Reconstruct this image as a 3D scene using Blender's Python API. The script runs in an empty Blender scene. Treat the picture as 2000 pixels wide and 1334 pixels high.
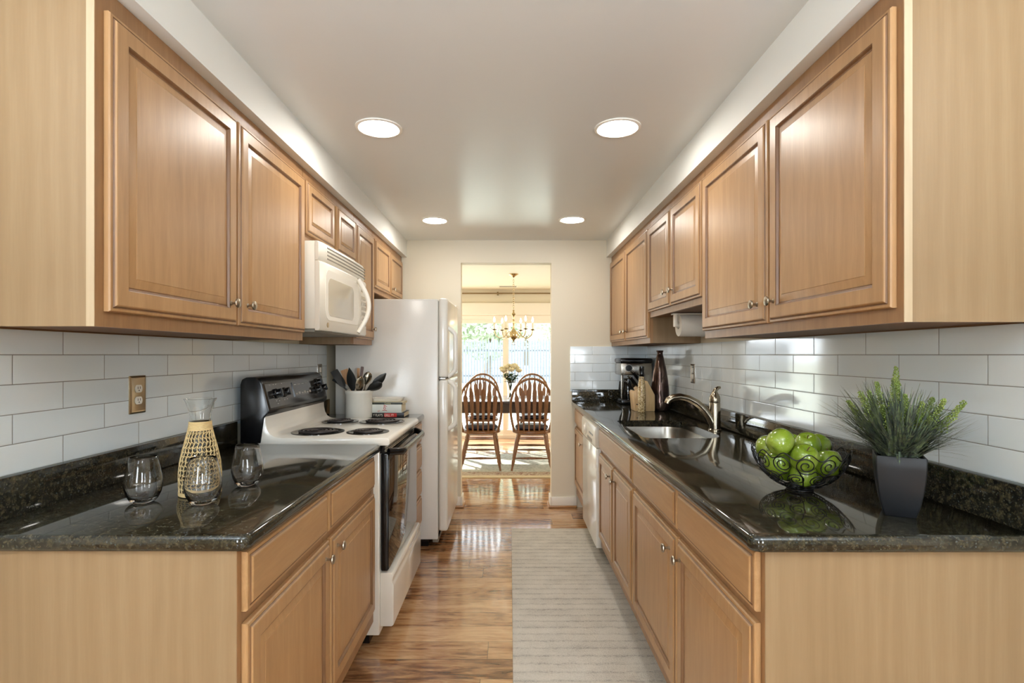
import bpy, bmesh, math, random
from mathutils import Vector, Matrix, geometry

random.seed(7)
S = bpy.context.scene
COL = S.collection
PI = math.pi
R = math.radians


def lin(c):
    return c / 12.92 if c <= 0.04045 else ((c + 0.055) / 1.055) ** 2.4


def C(r, g, b):
    return (lin(r / 255), lin(g / 255), lin(b / 255), 1.0)


# ------------------------------------------------------------------ camera, sky, sun, large lights, exposure
H = 1.314                       # camera height
cam_d = bpy.data.cameras.new('camera')
cam_d.sensor_width = 36
cam_d.lens = 1050 * 36 / 2000
cam_d.shift_x = 4 / 2000
cam_d.shift_y = 26 / 2000
cam_d.clip_start = 0.02
cam = bpy.data.objects.new('camera', cam_d)
cam.location = (0, 0, H)
cam.rotation_euler = (PI / 2, 0, 0)
COL.objects.link(cam)
S.camera = cam

world = bpy.data.worlds.new('sky')
S.world = world
world.use_nodes = True
wbg = world.node_tree.nodes['Background']
wbg.inputs['Color'].default_value = (0.86, 0.94, 1.0, 1)
wbg.inputs['Strength'].default_value = 9.5

sun_d = bpy.data.lights.new('sun', 'SUN')
sun_d.energy = 11.0
sun_d.angle = R(0.6)
sun_d.color = (1.0, 0.95, 0.86)
sun = bpy.data.objects.new('sun', sun_d)
sd = Vector((0.61 * math.cos(R(31)), -0.79 * math.cos(R(31)), -math.sin(R(31))))
sun.rotation_euler = sd.to_track_quat('-Z', 'Y').to_euler()
COL.objects.link(sun)


def area(name, loc, rot, sx, sy, energy, color, portal=False):
    d = bpy.data.lights.new(name, 'AREA')
    d.shape = 'RECTANGLE'
    d.size, d.size_y = sx, sy
    d.energy = energy
    d.color = color
    o = bpy.data.objects.new(name, d)
    o.location = loc
    o.rotation_euler = rot
    if portal:
        d.cycles.is_portal = True
    COL.objects.link(o)
    return o


# daylight through the sliding door (portal) and through the windows of the room behind the camera
area('door_daylight', (-0.88, 8.62, 1.0), (-PI / 2, 0, 0), 3.5, 1.9, 1, (1, 1, 1), True)
area('window_daylight', (-1.35, -3.22, 1.45), (PI / 2, 0, 0), 0.7, 1.2, 44, (0.78, 0.89, 1.0))
area('window_daylight', (1.35, -3.22, 1.45), (PI / 2, 0, 0), 0.7, 1.2, 44, (0.78, 0.89, 1.0))
# added fill lamps: at dining side walls, and bounced off the ceiling behind camera
area('dining_fill_lamp', (-2.86, 6.7, 1.5), (0, -PI / 2, 0), 1.3, 1.6, 34, (1.0, 0.94, 0.82))
area('dining_fill_lamp', (2.86, 6.7, 1.5), (0, PI / 2, 0), 1.3, 1.6, 34, (1.0, 0.94, 0.82))
area('fill_uplight', (-1.0, -0.5, 1.75), (PI - 0.15, 0, 0), 0.5, 0.5, 72, (0.78, 0.89, 1.0))
area('fill_uplight', (1.0, -0.5, 1.75), (PI - 0.15, 0, 0), 0.5, 0.5, 72, (0.78, 0.89, 1.0))
LAMP = 76.0                     # radiance of the recessed ceiling lamps

S.view_settings.view_transform = 'Standard'
S.view_settings.look = 'None'
S.view_settings.gamma = 1
S.view_settings.exposure = 0.12
S.view_settings.use_curve_mapping = False
try:
    S.cycles.use_denoising = True
    S.cycles.max_bounces = 14
    S.cycles.transparent_max_bounces = 16
    S.cycles.transmission_bounces = 12
    S.cycles.glossy_bounces = 6
    S.cycles.diffuse_bounces = 6
    S.cycles.caustics_reflective = False
    S.cycles.caustics_refractive = False
    S.cycles.sample_clamp_indirect = 6
except Exception:
    pass


# ------------------------------------------------------------------ materials
class NT:
    def __init__(self, name):
        self.m = bpy.data.materials.new(name)
        self.m.use_nodes = True
        self.t = self.m.node_tree
        self.p = self.t.nodes['Principled BSDF']

    def n(self, typ, ins=None, **props):
        nd = self.t.nodes.new(typ)
        for k, v in props.items():
            setattr(nd, k, v)
        for k, v in (ins or {}).items():
            self.set(nd.inputs[k], v)
        return nd

    def set(self, sock, v):
        if isinstance(v, bpy.types.NodeSocket):
            self.t.links.new(v, sock)
        else:
            sock.default_value = v

    def b(self, **kw):
        for k, v in kw.items():
            self.set(self.p.inputs[k.replace('_', ' ')], v)

    def math(self, op, a, b=0.0, c=None):
        nd = self.n('ShaderNodeMath', operation=op)
        self.set(nd.inputs[0], a)
        self.set(nd.inputs[1], b)
        if c is not None:
            self.set(nd.inputs[2], c)
        return nd.outputs[0]

    def coord(self, scale=(1, 1, 1), loc=(0, 0, 0)):
        tc = self.n('ShaderNodeTexCoord')
        mp = self.n('ShaderNodeMapping')
        self.set(mp.inputs['Vector'], tc.outputs['Object'])
        mp.inputs['Scale'].default_value = scale
        mp.inputs['Location'].default_value = loc
        return mp.outputs[0]

    def noise(self, vec, scale, detail=3, rough=0.5, dist=0.0):
        return self.n('ShaderNodeTexNoise', {'Vector': vec, 'Scale': scale, 'Detail': detail, 'Roughness': rough, 'Distortion': dist})

    def ramp(self, fac, stops):
        nd = self.n('ShaderNodeValToRGB')
        self.set(nd.inputs[0], fac)
        e = nd.color_ramp.elements
        while len(e) < len(stops):
            e.new(0.5)
        for k, (p, c) in enumerate(stops):
            e[k].position = p
            e[k].color = c
        return nd.outputs[0]

    def mix(self, fac, a, b, mode='MIX'):
        nd = self.n('ShaderNodeMix', data_type='RGBA', blend_type=mode)
        self.set(nd.inputs[0], fac)
        self.set(nd.inputs[6], a)
        self.set(nd.inputs[7], b)
        return nd.outputs[2]

    def bump(self, h, strength=0.2, dist=0.01):
        nd = self.n('ShaderNodeBump', {'Height': h, 'Strength': strength, 'Distance': dist})
        self.set(self.p.inputs['Normal'], nd.outputs[0])


def plain(name, col, rough=0.5, metal=0.0, spec=0.5, coat=0.0, emit=None, es=0.0):
    t = NT(name)
    t.b(Base_Color=col, Roughness=rough, Metallic=metal, Specular_IOR_Level=spec, Coat_Weight=coat)
    if emit:
        t.b(Emission_Color=emit, Emission_Strength=es)
    return t.m


def wood(name, c1, c2, c3, scale, rough=0.35, coat=0.25, amount=1.0):
    t = NT(name)
    v = t.coord(scale)
    n1 = t.noise(v, 4.0, 5, 0.6, 0.6)
    n2 = t.noise(t.coord(tuple(s * 5 for s in scale)), 5.0, 3, 0.5)
    n3 = t.noise(t.coord(tuple(0.18 * s for s in scale)), 4.0, 2, 0.5)
    f = t.math('ADD', t.math('MULTIPLY', n1.outputs[0], 0.6), t.math('MULTIPLY', n2.outputs[0], 0.15))
    f = t.math('ADD', f, t.math('MULTIPLY', n3.outputs[0], 0.25))
    col = t.ramp(f, [(0.5 - 0.2 / amount, c1), (0.5, c2), (0.5 + 0.2 / amount, c3)])
    t.b(Base_Color=col, Roughness=rough, Coat_Weight=coat, Coat_Roughness=0.3)
    t.bump(n2.outputs[0], 0.03, 0.002)
    return t.m


M = {}
M['maple'] = wood('maple_stain', C(156, 118, 77), C(170, 131, 88), C(184, 145, 101), (9, 9, 0.8), 0.40, 0.22)
M['maple_h'] = wood('maple_stain_across', C(154, 116, 75), C(168, 129, 86), C(182, 143, 99), (9, 0.8, 9), 0.40, 0.22)
M['glaze'] = wood('maple_dark_glaze', C(104, 72, 44), C(124, 88, 56), C(140, 104, 70), (9, 9, 0.8), 0.4, 0.2)
M['frame'] = wood('maple_frame_darker', C(128, 92, 58), C(144, 106, 69), C(158, 120, 81), (9, 9, 0.8), 0.42, 0.15)  # face frames in a darker maple than the doors
M['lit_edge'] = wood('maple_lit_edge', C(172, 152, 122), C(182, 162, 132), C(190, 171, 142), (8, 8, 0.6), 0.5, 0.05)  # frame wood made paler: light on the near edge, put into the colour
M['inside'] = plain('underside_and_shaded_back', C(120, 84, 52), 0.6)


def end_panel():
    t = NT('maple_end_panel')
    v = t.coord((2.2, 2.2, 0.22))
    n = t.noise(v, 1.6, 2, 0.5)
    w = t.n('ShaderNodeTexWave', {'Vector': v, 'Scale': 3.2, 'Distortion': 9.0, 'Detail': 2.5, 'Detail Scale': 1.2}, wave_type='BANDS', bands_direction='X')
    n2 = t.noise(t.coord((60, 60, 3)), 3, 3)
    f = t.math('ADD', t.math('MULTIPLY', w.outputs[1], 0.16), t.math('MULTIPLY', n2.outputs[0], 0.30))
    f = t.math('ADD', f, t.math('MULTIPLY', n.outputs[0], 0.5))
    col = t.ramp(f, [(0.3, C(132, 107, 76)), (0.5, C(139, 114, 83)), (0.7, C(147, 123, 92))])
    t.b(Base_Color=col, Roughness=0.42)
    return t.m


M['panel'] = end_panel()


def granite():
    t = NT('dark_granite')
    v = t.coord()
    n1 = t.noise(v, 72, 5, 0.68)
    n2 = t.noise(v, 240, 4, 0.7)
    vo = t.n('ShaderNodeTexVoronoi', {'Vector': v, 'Scale': 340.0, 'Randomness': 1.0})
    g = t.n('ShaderNodeSeparateColor', {'Color': vo.outputs['Color']})
    base = t.ramp(n1.outputs[0], [(0.34, C(11, 11, 9)), (0.47, C(31, 30, 23)), (0.60, C(54, 49, 36)), (0.72, C(92, 85, 63))])
    fl = t.ramp(g.outputs[0], [(0.80, (0, 0, 0, 1)), (0.97, (1, 1, 1, 1))])
    flk = t.math('MULTIPLY', fl, t.ramp(n2.outputs[0], [(0.45, (0, 0, 0, 1)), (0.65, (1, 1, 1, 1))]))
    col = t.mix(t.math('MULTIPLY', flk, 0.42), base, C(118, 110, 82))
    bl = t.ramp(g.outputs[1], [(0.955, (0, 0, 0, 1)), (0.98, (1, 1, 1, 1))])
    col = t.mix(t.math('MULTIPLY', bl, 0.3), col, C(92, 104, 108))
    t.b(Base_Color=col, Roughness=0.06, Specular_IOR_Level=0.6)
    return t.m


M['granite'] = granite()


def tile(name, axis, off, z0):
    t = NT(name)
    tc = t.n('ShaderNodeTexCoord')
    sx = t.n('ShaderNodeSeparateXYZ', {0: tc.outputs['Object']})
    u = t.math('SUBTRACT', sx.outputs[axis], off - 0.152 - 3.04)
    vz = t.math('SUBTRACT', sx.outputs[2], z0)
    cv = t.n('ShaderNodeCombineXYZ', {0: u, 1: vz})
    br = t.n('ShaderNodeTexBrick', {'Vector': cv.outputs[0], 'Scale': 1.0, 'Mortar Size': 0.0011, 'Mortar Smooth': 0.0, 'Bias': 0.0,
                                     'Brick Width': 0.304, 'Row Height': 0.0745,
                                     'Color1': C(236, 246, 251), 'Color2': C(226, 238, 245), 'Mortar': C(128, 132, 130)})
    br.offset = 0.5
    br2 = t.n('ShaderNodeTexBrick', {'Vector': cv.outputs[0], 'Scale': 1.0, 'Mortar Size': 0.004, 'Mortar Smooth': 1.0,
                                      'Brick Width': 0.304, 'Row Height': 0.0745})
    nz = t.noise(t.coord((1, 1, 1)), 5.0, 1)
    hgt = t.math('ADD', t.math('MULTIPLY', br2.outputs['Fac'], -0.35), t.math('MULTIPLY', nz.outputs[0], 0.5))
    t.b(Base_Color=br.outputs['Color'], Roughness=t.math('MULTIPLY_ADD', br.outputs['Fac'], 0.5, 0.09), Specular_IOR_Level=0.5, Coat_Weight=0.25, Coat_Roughness=0.06)
    t.bump(hgt, 0.35, 0.006)
    return t.m


M['tile_l'] = tile('glass_tile', 1, 1.492, 1.016)
M['tile_r'] = tile('glass_tile', 1, 1.479, 1.016)
M['tile_b'] = tile('glass_tile', 0, 0.71, 1.016)


def paint(name, col, rough=0.55, bump=0.04):
    t = NT(name)
    n = t.noise(t.coord(), 220, 2)
    t.b(Base_Color=col, Roughness=rough, Specular_IOR_Level=0.4)
    t.bump(n.outputs[0], bump, 0.002)
    return t.m


M['wall'] = paint('warm_wall_paint', C(226, 218, 198))
M['trimw'] = paint('white_trim_paint', C(240, 236, 226), 0.35, 0.01)
M['soffit'] = paint('soffit_paint', C(232, 233, 228))


def ceiling_mat():
    t = NT('satin_ceiling_paint')
    n = t.noise(t.coord((3, 26, 1)), 1.2, 3)
    t.b(Base_Color=C(222, 224, 222), Roughness=0.30, Specular_IOR_Level=0.42)
    t.bump(n.outputs[0], 0.10, 0.004)
    return t.m


M['ceil'] = ceiling_mat()


def floor_mat():
    t = NT('acacia_laminate')
    tc = t.n('ShaderNodeTexCoord')
    s = t.n('ShaderNodeSeparateXYZ', {0: tc.outputs['Object']})
    ry = t.math('DIVIDE', t.math('SUBTRACT', s.outputs[1], 2.179 - 0.1415 * 60), 0.1415)
    row = t.math('FLOOR', ry)
    fy = t.math('FRACT', ry)
    wn = t.n('ShaderNodeTexWhiteNoise', {'W': row}, noise_dimensions='1D')
    rx = t.math('DIVIDE', t.math('ADD', t.math('ADD', s.outputs[0], 40.0), t.math('MULTIPLY', wn.outputs[0], 1.22)), 1.22)
    brd = t.math('FLOOR', rx)
    fx = t.math('FRACT', rx)
    cb = t.n('ShaderNodeCombineXYZ', {0: row, 1: brd})
    wn2 = t.n('ShaderNodeTexWhiteNoise', {'Vector': cb.outputs[0]}, noise_dimensions='3D')
    gx = t.math('ADD', t.math('MULTIPLY', s.outputs[0], 2.3), t.math('MULTIPLY', wn2.outputs[0], 31.0))
    gy = t.math('ADD', t.math('MULTIPLY', s.outputs[1], 12.0), t.math('MULTIPLY', wn2.outputs[0], 57.0))
    gv = t.n('ShaderNodeCombineXYZ', {0: gx, 1: gy})
    n1 = t.noise(gv.outputs[0], 1.6, 4, 0.6, 1.4)
    n2 = t.noise(gv.outputs[0], 7.0, 4, 0.6, 0.5)
    f = t.math('ADD', t.math('MULTIPLY', n1.outputs[0], 0.75), t.math('MULTIPLY', n2.outputs[0], 0.25))
    f = t.math('ADD', f, t.math('MULTIPLY', t.math('SUBTRACT', wn2.outputs[0], 0.5), 0.20))
    col = t.ramp(f, [(0.27, C(76, 48, 30)), (0.38, C(124, 84, 54)), (0.47, C(164, 121, 82)), (0.58, C(190, 150, 108)), (0.72, C(206, 170, 128))])
    ey = t.math('MINIMUM', fy, t.math('SUBTRACT', 1.0, fy))
    ex = t.math('MULTIPLY', t.math('MINIMUM', fx, t.math('SUBTRACT', 1.0, fx)), 1.22 / 0.1415)
    e = t.math('LESS_THAN', t.math('MINIMUM', ex, ey), 0.012)
    col = t.mix(t.math('MULTIPLY', e, 0.65), col, C(50, 30, 18))
    t.b(Base_Color=col, Roughness=0.16, Specular_IOR_Level=0.5, Coat_Weight=0.6, Coat_Roughness=0.10)
    t.bump(t.math('ADD', t.math('MULTIPLY', e, -1.0), t.math('MULTIPLY', n2.outputs[0], 0.15)), 0.08, 0.002)
    return t.m


M['floor'] = floor_mat()


def runner_mat():
    t = NT('cream_runner_pile')
    v = t.coord((0.6, 9.0, 1))
    n = t.noise(v, 1.7, 4, 0.6)
    f = t.noise(t.coord(), 160, 3, 0.7)
    b = t.noise(t.coord(), 9, 3, 0.6)
    lines = t.n('ShaderNodeTexWave', {'Vector': t.coord((1, 1, 1)), 'Scale': 5.2, 'Distortion': 1.2, 'Detail': 2.0, 'Detail Scale': 3.0}, wave_type='BANDS', bands_direction='Y')
    k = t.math('ADD', t.math('MULTIPLY', n.outputs[0], 0.22), t.math('MULTIPLY', b.outputs[0], 0.30))
    dash = t.noise(t.coord((14, 40, 1)), 3.0, 2, 0.6)
    ln = t.math('MULTIPLY', t.math('POWER', lines.outputs[1], 5.0), t.math('SUBTRACT', dash.outputs[0], 0.25))
    k = t.math('SUBTRACT', k, t.math('MULTIPLY', ln, 0.42))
    k = t.math('ADD', k, t.math('MULTIPLY', f.outputs[0], 0.48))
    col = t.ramp(k, [(0.30, C(160, 154, 146)), (0.42, C(196, 190, 178)), (0.56, C(214, 208, 196))])
    t.b(Base_Color=col, Roughness=0.95, Specular_IOR_Level=0.1)
    t.bump(f.outputs[0], 0.6, 0.006)
    return t.m


M['runner'] = runner_mat()


def persian_mat():
    t = NT('floral_area_rug')
    tc = t.n('ShaderNodeTexCoord')
    s = t.n('ShaderNodeSeparateXYZ', {0: tc.outputs['Object']})
    n = t.noise(t.coord(), 24, 4, 0.6, 0.6)
    vo = t.n('ShaderNodeTexVoronoi', {'Vector': t.coord(), 'Scale': 16.0})
    field = t.ramp(t.math('ADD', t.math('MULTIPLY', n.outputs[0], 0.7), t.math('MULTIPLY', vo.outputs[0], 0.5)),
                   [(0.36, C(150, 158, 146)), (0.46, C(190, 194, 182)), (0.60, C(206, 206, 194)), (0.72, C(176, 182, 170))])
    bord = t.ramp(n.outputs[0], [(0.40, C(146, 118, 106)), (0.5, C(198, 188, 168)), (0.58, C(168, 144, 126)), (0.68, C(136, 138, 124))])
    d = t.math('MINIMUM', t.math('SUBTRACT', s.outputs[1], 5.73), t.math('SUBTRACT', 7.35, s.outputs[1]))
    inb = t.math('MULTIPLY', t.math('GREATER_THAN', d, 0.09), t.math('LESS_THAN', d, 0.27))
    edge = t.math('LESS_THAN', d, 0.09)
    col = t.mix(inb, field, bord)
    col = t.mix(edge, col, C(206, 194, 164))
    t.b(Base_Color=col, Roughness=0.95, Specular_IOR_Level=0.1)
    return t.m


M['persian'] = persian_mat()


def textured_white(name, col, scale, strength, rough):
    t = NT(name)
    n = t.noise(t.coord(), scale, 2)
    t.b(Base_Color=col, Roughness=rough)
    t.bump(n.outputs[0], strength, 0.002)
    return t.m


M['enamel'] = plain('white_enamel', C(232, 228, 218), 0.14, coat=0.3)
M['fridge'] = textured_white('pebbled_white_enamel', C(230, 228, 222), 150, 0.22, 0.2)
M['fridge_s'] = plain('smooth_white_enamel', C(232, 229, 220), 0.16)
M['plastic_w'] = plain('warm_white_plastic', C(234, 229, 216), 0.28)
M['blackg'] = plain('black_glass', C(8, 8, 9), 0.04, spec=0.7)
M['blackp'] = plain('black_plastic', C(14, 14, 15), 0.22)
M['panel_d'] = plain('dark_control_glass', C(44, 42, 40), 0.12, spec=0.6)
M['mark'] = plain('pale_grey_print', C(150, 148, 142), 0.5)
M['coil'] = plain('burner_coil_metal', C(58, 52, 50), 0.45, metal=0.5)
M['pan'] = plain('black_drip_pan', C(14, 14, 14), 0.12, spec=0.6)
M['nickel'] = plain('brushed_nickel', C(176, 166, 150), 0.28, metal=1.0)
M['steel'] = plain('stainless_steel', C(170, 166, 158), 0.26, metal=1.0)
M['faucet'] = plain('satin_nickel_faucet', C(158, 147, 128), 0.2, metal=1.0)
M['plate'] = plain('antique_nickel_plate', C(192, 174, 144), 0.3, metal=1.0)
M['white'] = plain('white_plastic', C(240, 236, 226), 0.35)
M['slot'] = plain('dark_slot', C(20, 18, 16), 0.6)
M['grey'] = plain('grey_vent', C(140, 134, 122), 0.5)
M['glass_dw'] = plain('microwave_window', C(196, 190, 176), 0.1, spec=0.6)
M['glaze_pot'] = plain('matte_charcoal_pot', C(20, 21, 24), 0.42, spec=0.35)
M['crock'] = plain('cream_stoneware', C(226, 222, 210), 0.16)
M['bulb'] = plain('lit_bulb', C(255, 240, 214), 0.3, emit=(1, 0.85, 0.62, 1), es=14)
M['lamp'] = plain('lit_lamp_disc', C(255, 255, 255), 0.4, emit=(1.0, 0.955, 0.885, 1), es=LAMP)
M['brass'] = plain('polished_brass', C(204, 186, 146), 0.2, metal=1.0)
M['candle'] = plain('candle_sleeve', C(244, 236, 214), 0.5)
M['oak'] = wood('golden_oak', C(90, 58, 30), C(122, 82, 46), C(148, 104, 62), (12, 12, 1.2), 0.3, 0.3)
M['table'] = wood('dark_walnut', C(44, 26, 16), C(66, 40, 24), C(86, 54, 34), (1.0, 10, 10), 0.16, 0.5)
M['navy'] = plain('navy_leather', C(30, 34, 52), 0.28)
M['fence'] = plain('weathered_fence', C(92, 98, 106), 0.8)
M['outwood'] = plain('grey_outdoor_wood', C(120, 124, 126), 0.8)
M['shoe'] = wood('shoe_mould', C(150, 104, 62), C(172, 126, 80), C(190, 146, 98), (1, 12, 12), 0.35, 0.2)
M['towel'] = plain('paper_towel', C(226, 220, 208), 0.9, spec=0.1)
M['jute'] = plain('woven_straw', C(212, 186, 134), 0.7)
M['wire'] = plain('black_iron_wire', C(16, 14, 13), 0.35, metal=0.3)
M['blockwood'] = wood('pale_beech', C(196, 160, 110), C(212, 178, 128), C(224, 192, 146), (14, 14, 1.5), 0.45, 0.1)
M['spoonwood'] = wood('utensil_wood', C(150, 100, 54), C(178, 128, 76), C(196, 150, 96), (14, 14, 1.5), 0.5, 0.1)
M['brownwood'] = wood('dark_utensil_wood', C(70, 40, 26), C(88, 52, 34), C(104, 64, 42), (14, 14, 1.5), 0.5, 0.1)
M['nylon'] = plain('black_nylon', C(22, 22, 20), 0.4)
M['utensil_steel'] = plain('utensil_steel', C(150, 144, 130), 0.22, metal=1.0)
M['paper'] = plain('book_pages', C(222, 206, 172), 0.8)
M['cover_w'] = plain('pale_book_cover', C(214, 216, 208), 0.4)
M['cover_k'] = plain('black_book_cover', C(24, 20, 20), 0.35)
M['cover_g'] = plain('dark_green_book_cover', C(36, 42, 30), 0.35)
M['cover_c'] = plain('cream_book_cover', C(206, 196, 168), 0.4)
M['red'] = plain('red_print', C(190, 36, 34), 0.5)
M['cream_t'] = plain('cream_print', C(236, 230, 214), 0.5)
M['ink'] = plain('ink_print', C(60, 54, 48), 0.5)
M['yellow_t'] = plain('pale_yellow_print', C(196, 190, 130), 0.5)
M['leaf'] = plain('rose_leaf', C(50, 78, 34), 0.5)
M['stem'] = plain('rose_stem', C(74, 92, 48), 0.5)
M['petal'] = plain('cream_petal', C(242, 234, 200), 0.6)
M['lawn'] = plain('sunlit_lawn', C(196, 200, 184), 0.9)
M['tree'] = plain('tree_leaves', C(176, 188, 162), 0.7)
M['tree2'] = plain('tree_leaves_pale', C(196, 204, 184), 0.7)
M['bark'] = plain('tree_bark', C(110, 96, 80), 0.9)
M['curtainrod'] = plain('rod_metal', C(150, 132, 100), 0.35, metal=0.8)


def bronze_mat():
    t = NT('bronze_lustre_glaze')
    n = t.noise(t.coord((1, 1, 0.5)), 9, 2, 0.5, 0.6)
    col = t.ramp(n.outputs[0], [(0.35, C(44, 32, 28)), (0.55, C(80, 62, 55)), (0.7, C(112, 94, 84))])
    t.b(Base_Color=col, Roughness=0.16, Metallic=0.7)
    t.bump(n.outputs[0], 0.5, 0.02)
    return t.m


M['bronze'] = bronze_mat()


def apple_mat():
    t = NT('green_apple_skin')
    n = t.noise(t.coord((1, 1, 0.5)), 18, 3)
    sp = t.n('ShaderNodeTexVoronoi', {'Vector': t.coord(), 'Scale': 150.0})
    col = t.ramp(n.outputs[0], [(0.35, C(98, 122, 24)), (0.55, C(124, 146, 42)), (0.75, C(154, 166, 76))])
    dots = t.ramp(sp.outputs[0], [(0.08, (1, 1, 1, 1)), (0.16, (0, 0, 0, 1))])
    col = t.mix(t.math('MULTIPLY', dots, 0.5), col, C(206, 214, 150))
    t.b(Base_Color=col, Roughness=0.22, Coat_Weight=0.4, Coat_Roughness=0.08, Subsurface_Weight=0.0)
    return t.m


M['apple'] = apple_mat()


def blade_mat(name, a, b, c):
    t = NT(name)
    n = t.noise(t.coord((30, 30, 6)), 3, 2)
    t.b(Base_Color=t.ramp(n.outputs[0], [(0.35, a), (0.5, b), (0.68, c)]), Roughness=0.5)
    return t.m


M['grass'] = blade_mat('artificial_grass', C(54, 60, 56), C(82, 94, 80), C(118, 134, 94))
M['spike'] = blade_mat('flower_spike_green', C(84, 102, 36), C(112, 130, 54), C(142, 158, 80))
M['brightleaf'] = plain('bright_green_blade', C(104, 160, 44), 0.4)


def grains_mat():
    t = NT('jar_of_grains')
    v = t.n('ShaderNodeTexVoronoi', {'Vector': t.coord(), 'Scale': 190.0})
    g = t.n('ShaderNodeSeparateColor', {'Color': v.outputs['Color']})
    t.b(Base_Color=t.ramp(g.outputs[0], [(0.1, C(128, 96, 54)), (0.5, C(206, 178, 126)), (0.9, C(228, 208, 166))]), Roughness=0.25)
    return t.m


M['grains'] = grains_mat()


def glass_mat(name, rough=0.0, col=(1, 1, 1, 1), ior=1.45):
    t = NT(name)
    t.b(Base_Color=col, Roughness=rough, Transmission_Weight=1.0, IOR=ior)
    return t.m


M['glass'] = glass_mat('clear_glass', 0.0, (1, 1, 1, 1), 1.42)
M['glass_g'] = glass_mat('faint_green_glass', 0.0, (0.975, 0.99, 0.985, 1))


def pane_mat():
    t = NT('window_pane')
    tr = t.n('ShaderNodeBsdfTransparent')
    gl = t.n('ShaderNodeBsdfGlossy', {'Roughness': 0.02})
    ge = t.n('ShaderNodeNewGeometry')
    dp = t.n('ShaderNodeVectorMath', {0: ge.outputs['Normal'], 1: ge.outputs['Incoming']}, operation='DOT_PRODUCT')
    fr = t.math('MULTIPLY_ADD', t.math('POWER', t.math('SUBTRACT', 1.0, t.math('ABSOLUTE', dp.outputs['Value'])), 5.0), 0.9, 0.04)
    mx = t.n('ShaderNodeMixShader', {0: fr, 1: tr.outputs[0], 2: gl.outputs[0]})
    out = t.t.nodes['Material Output']
    t.t.links.new(mx.outputs[0], out.inputs[0])
    return t.m


M['pane'] = pane_mat()


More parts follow.
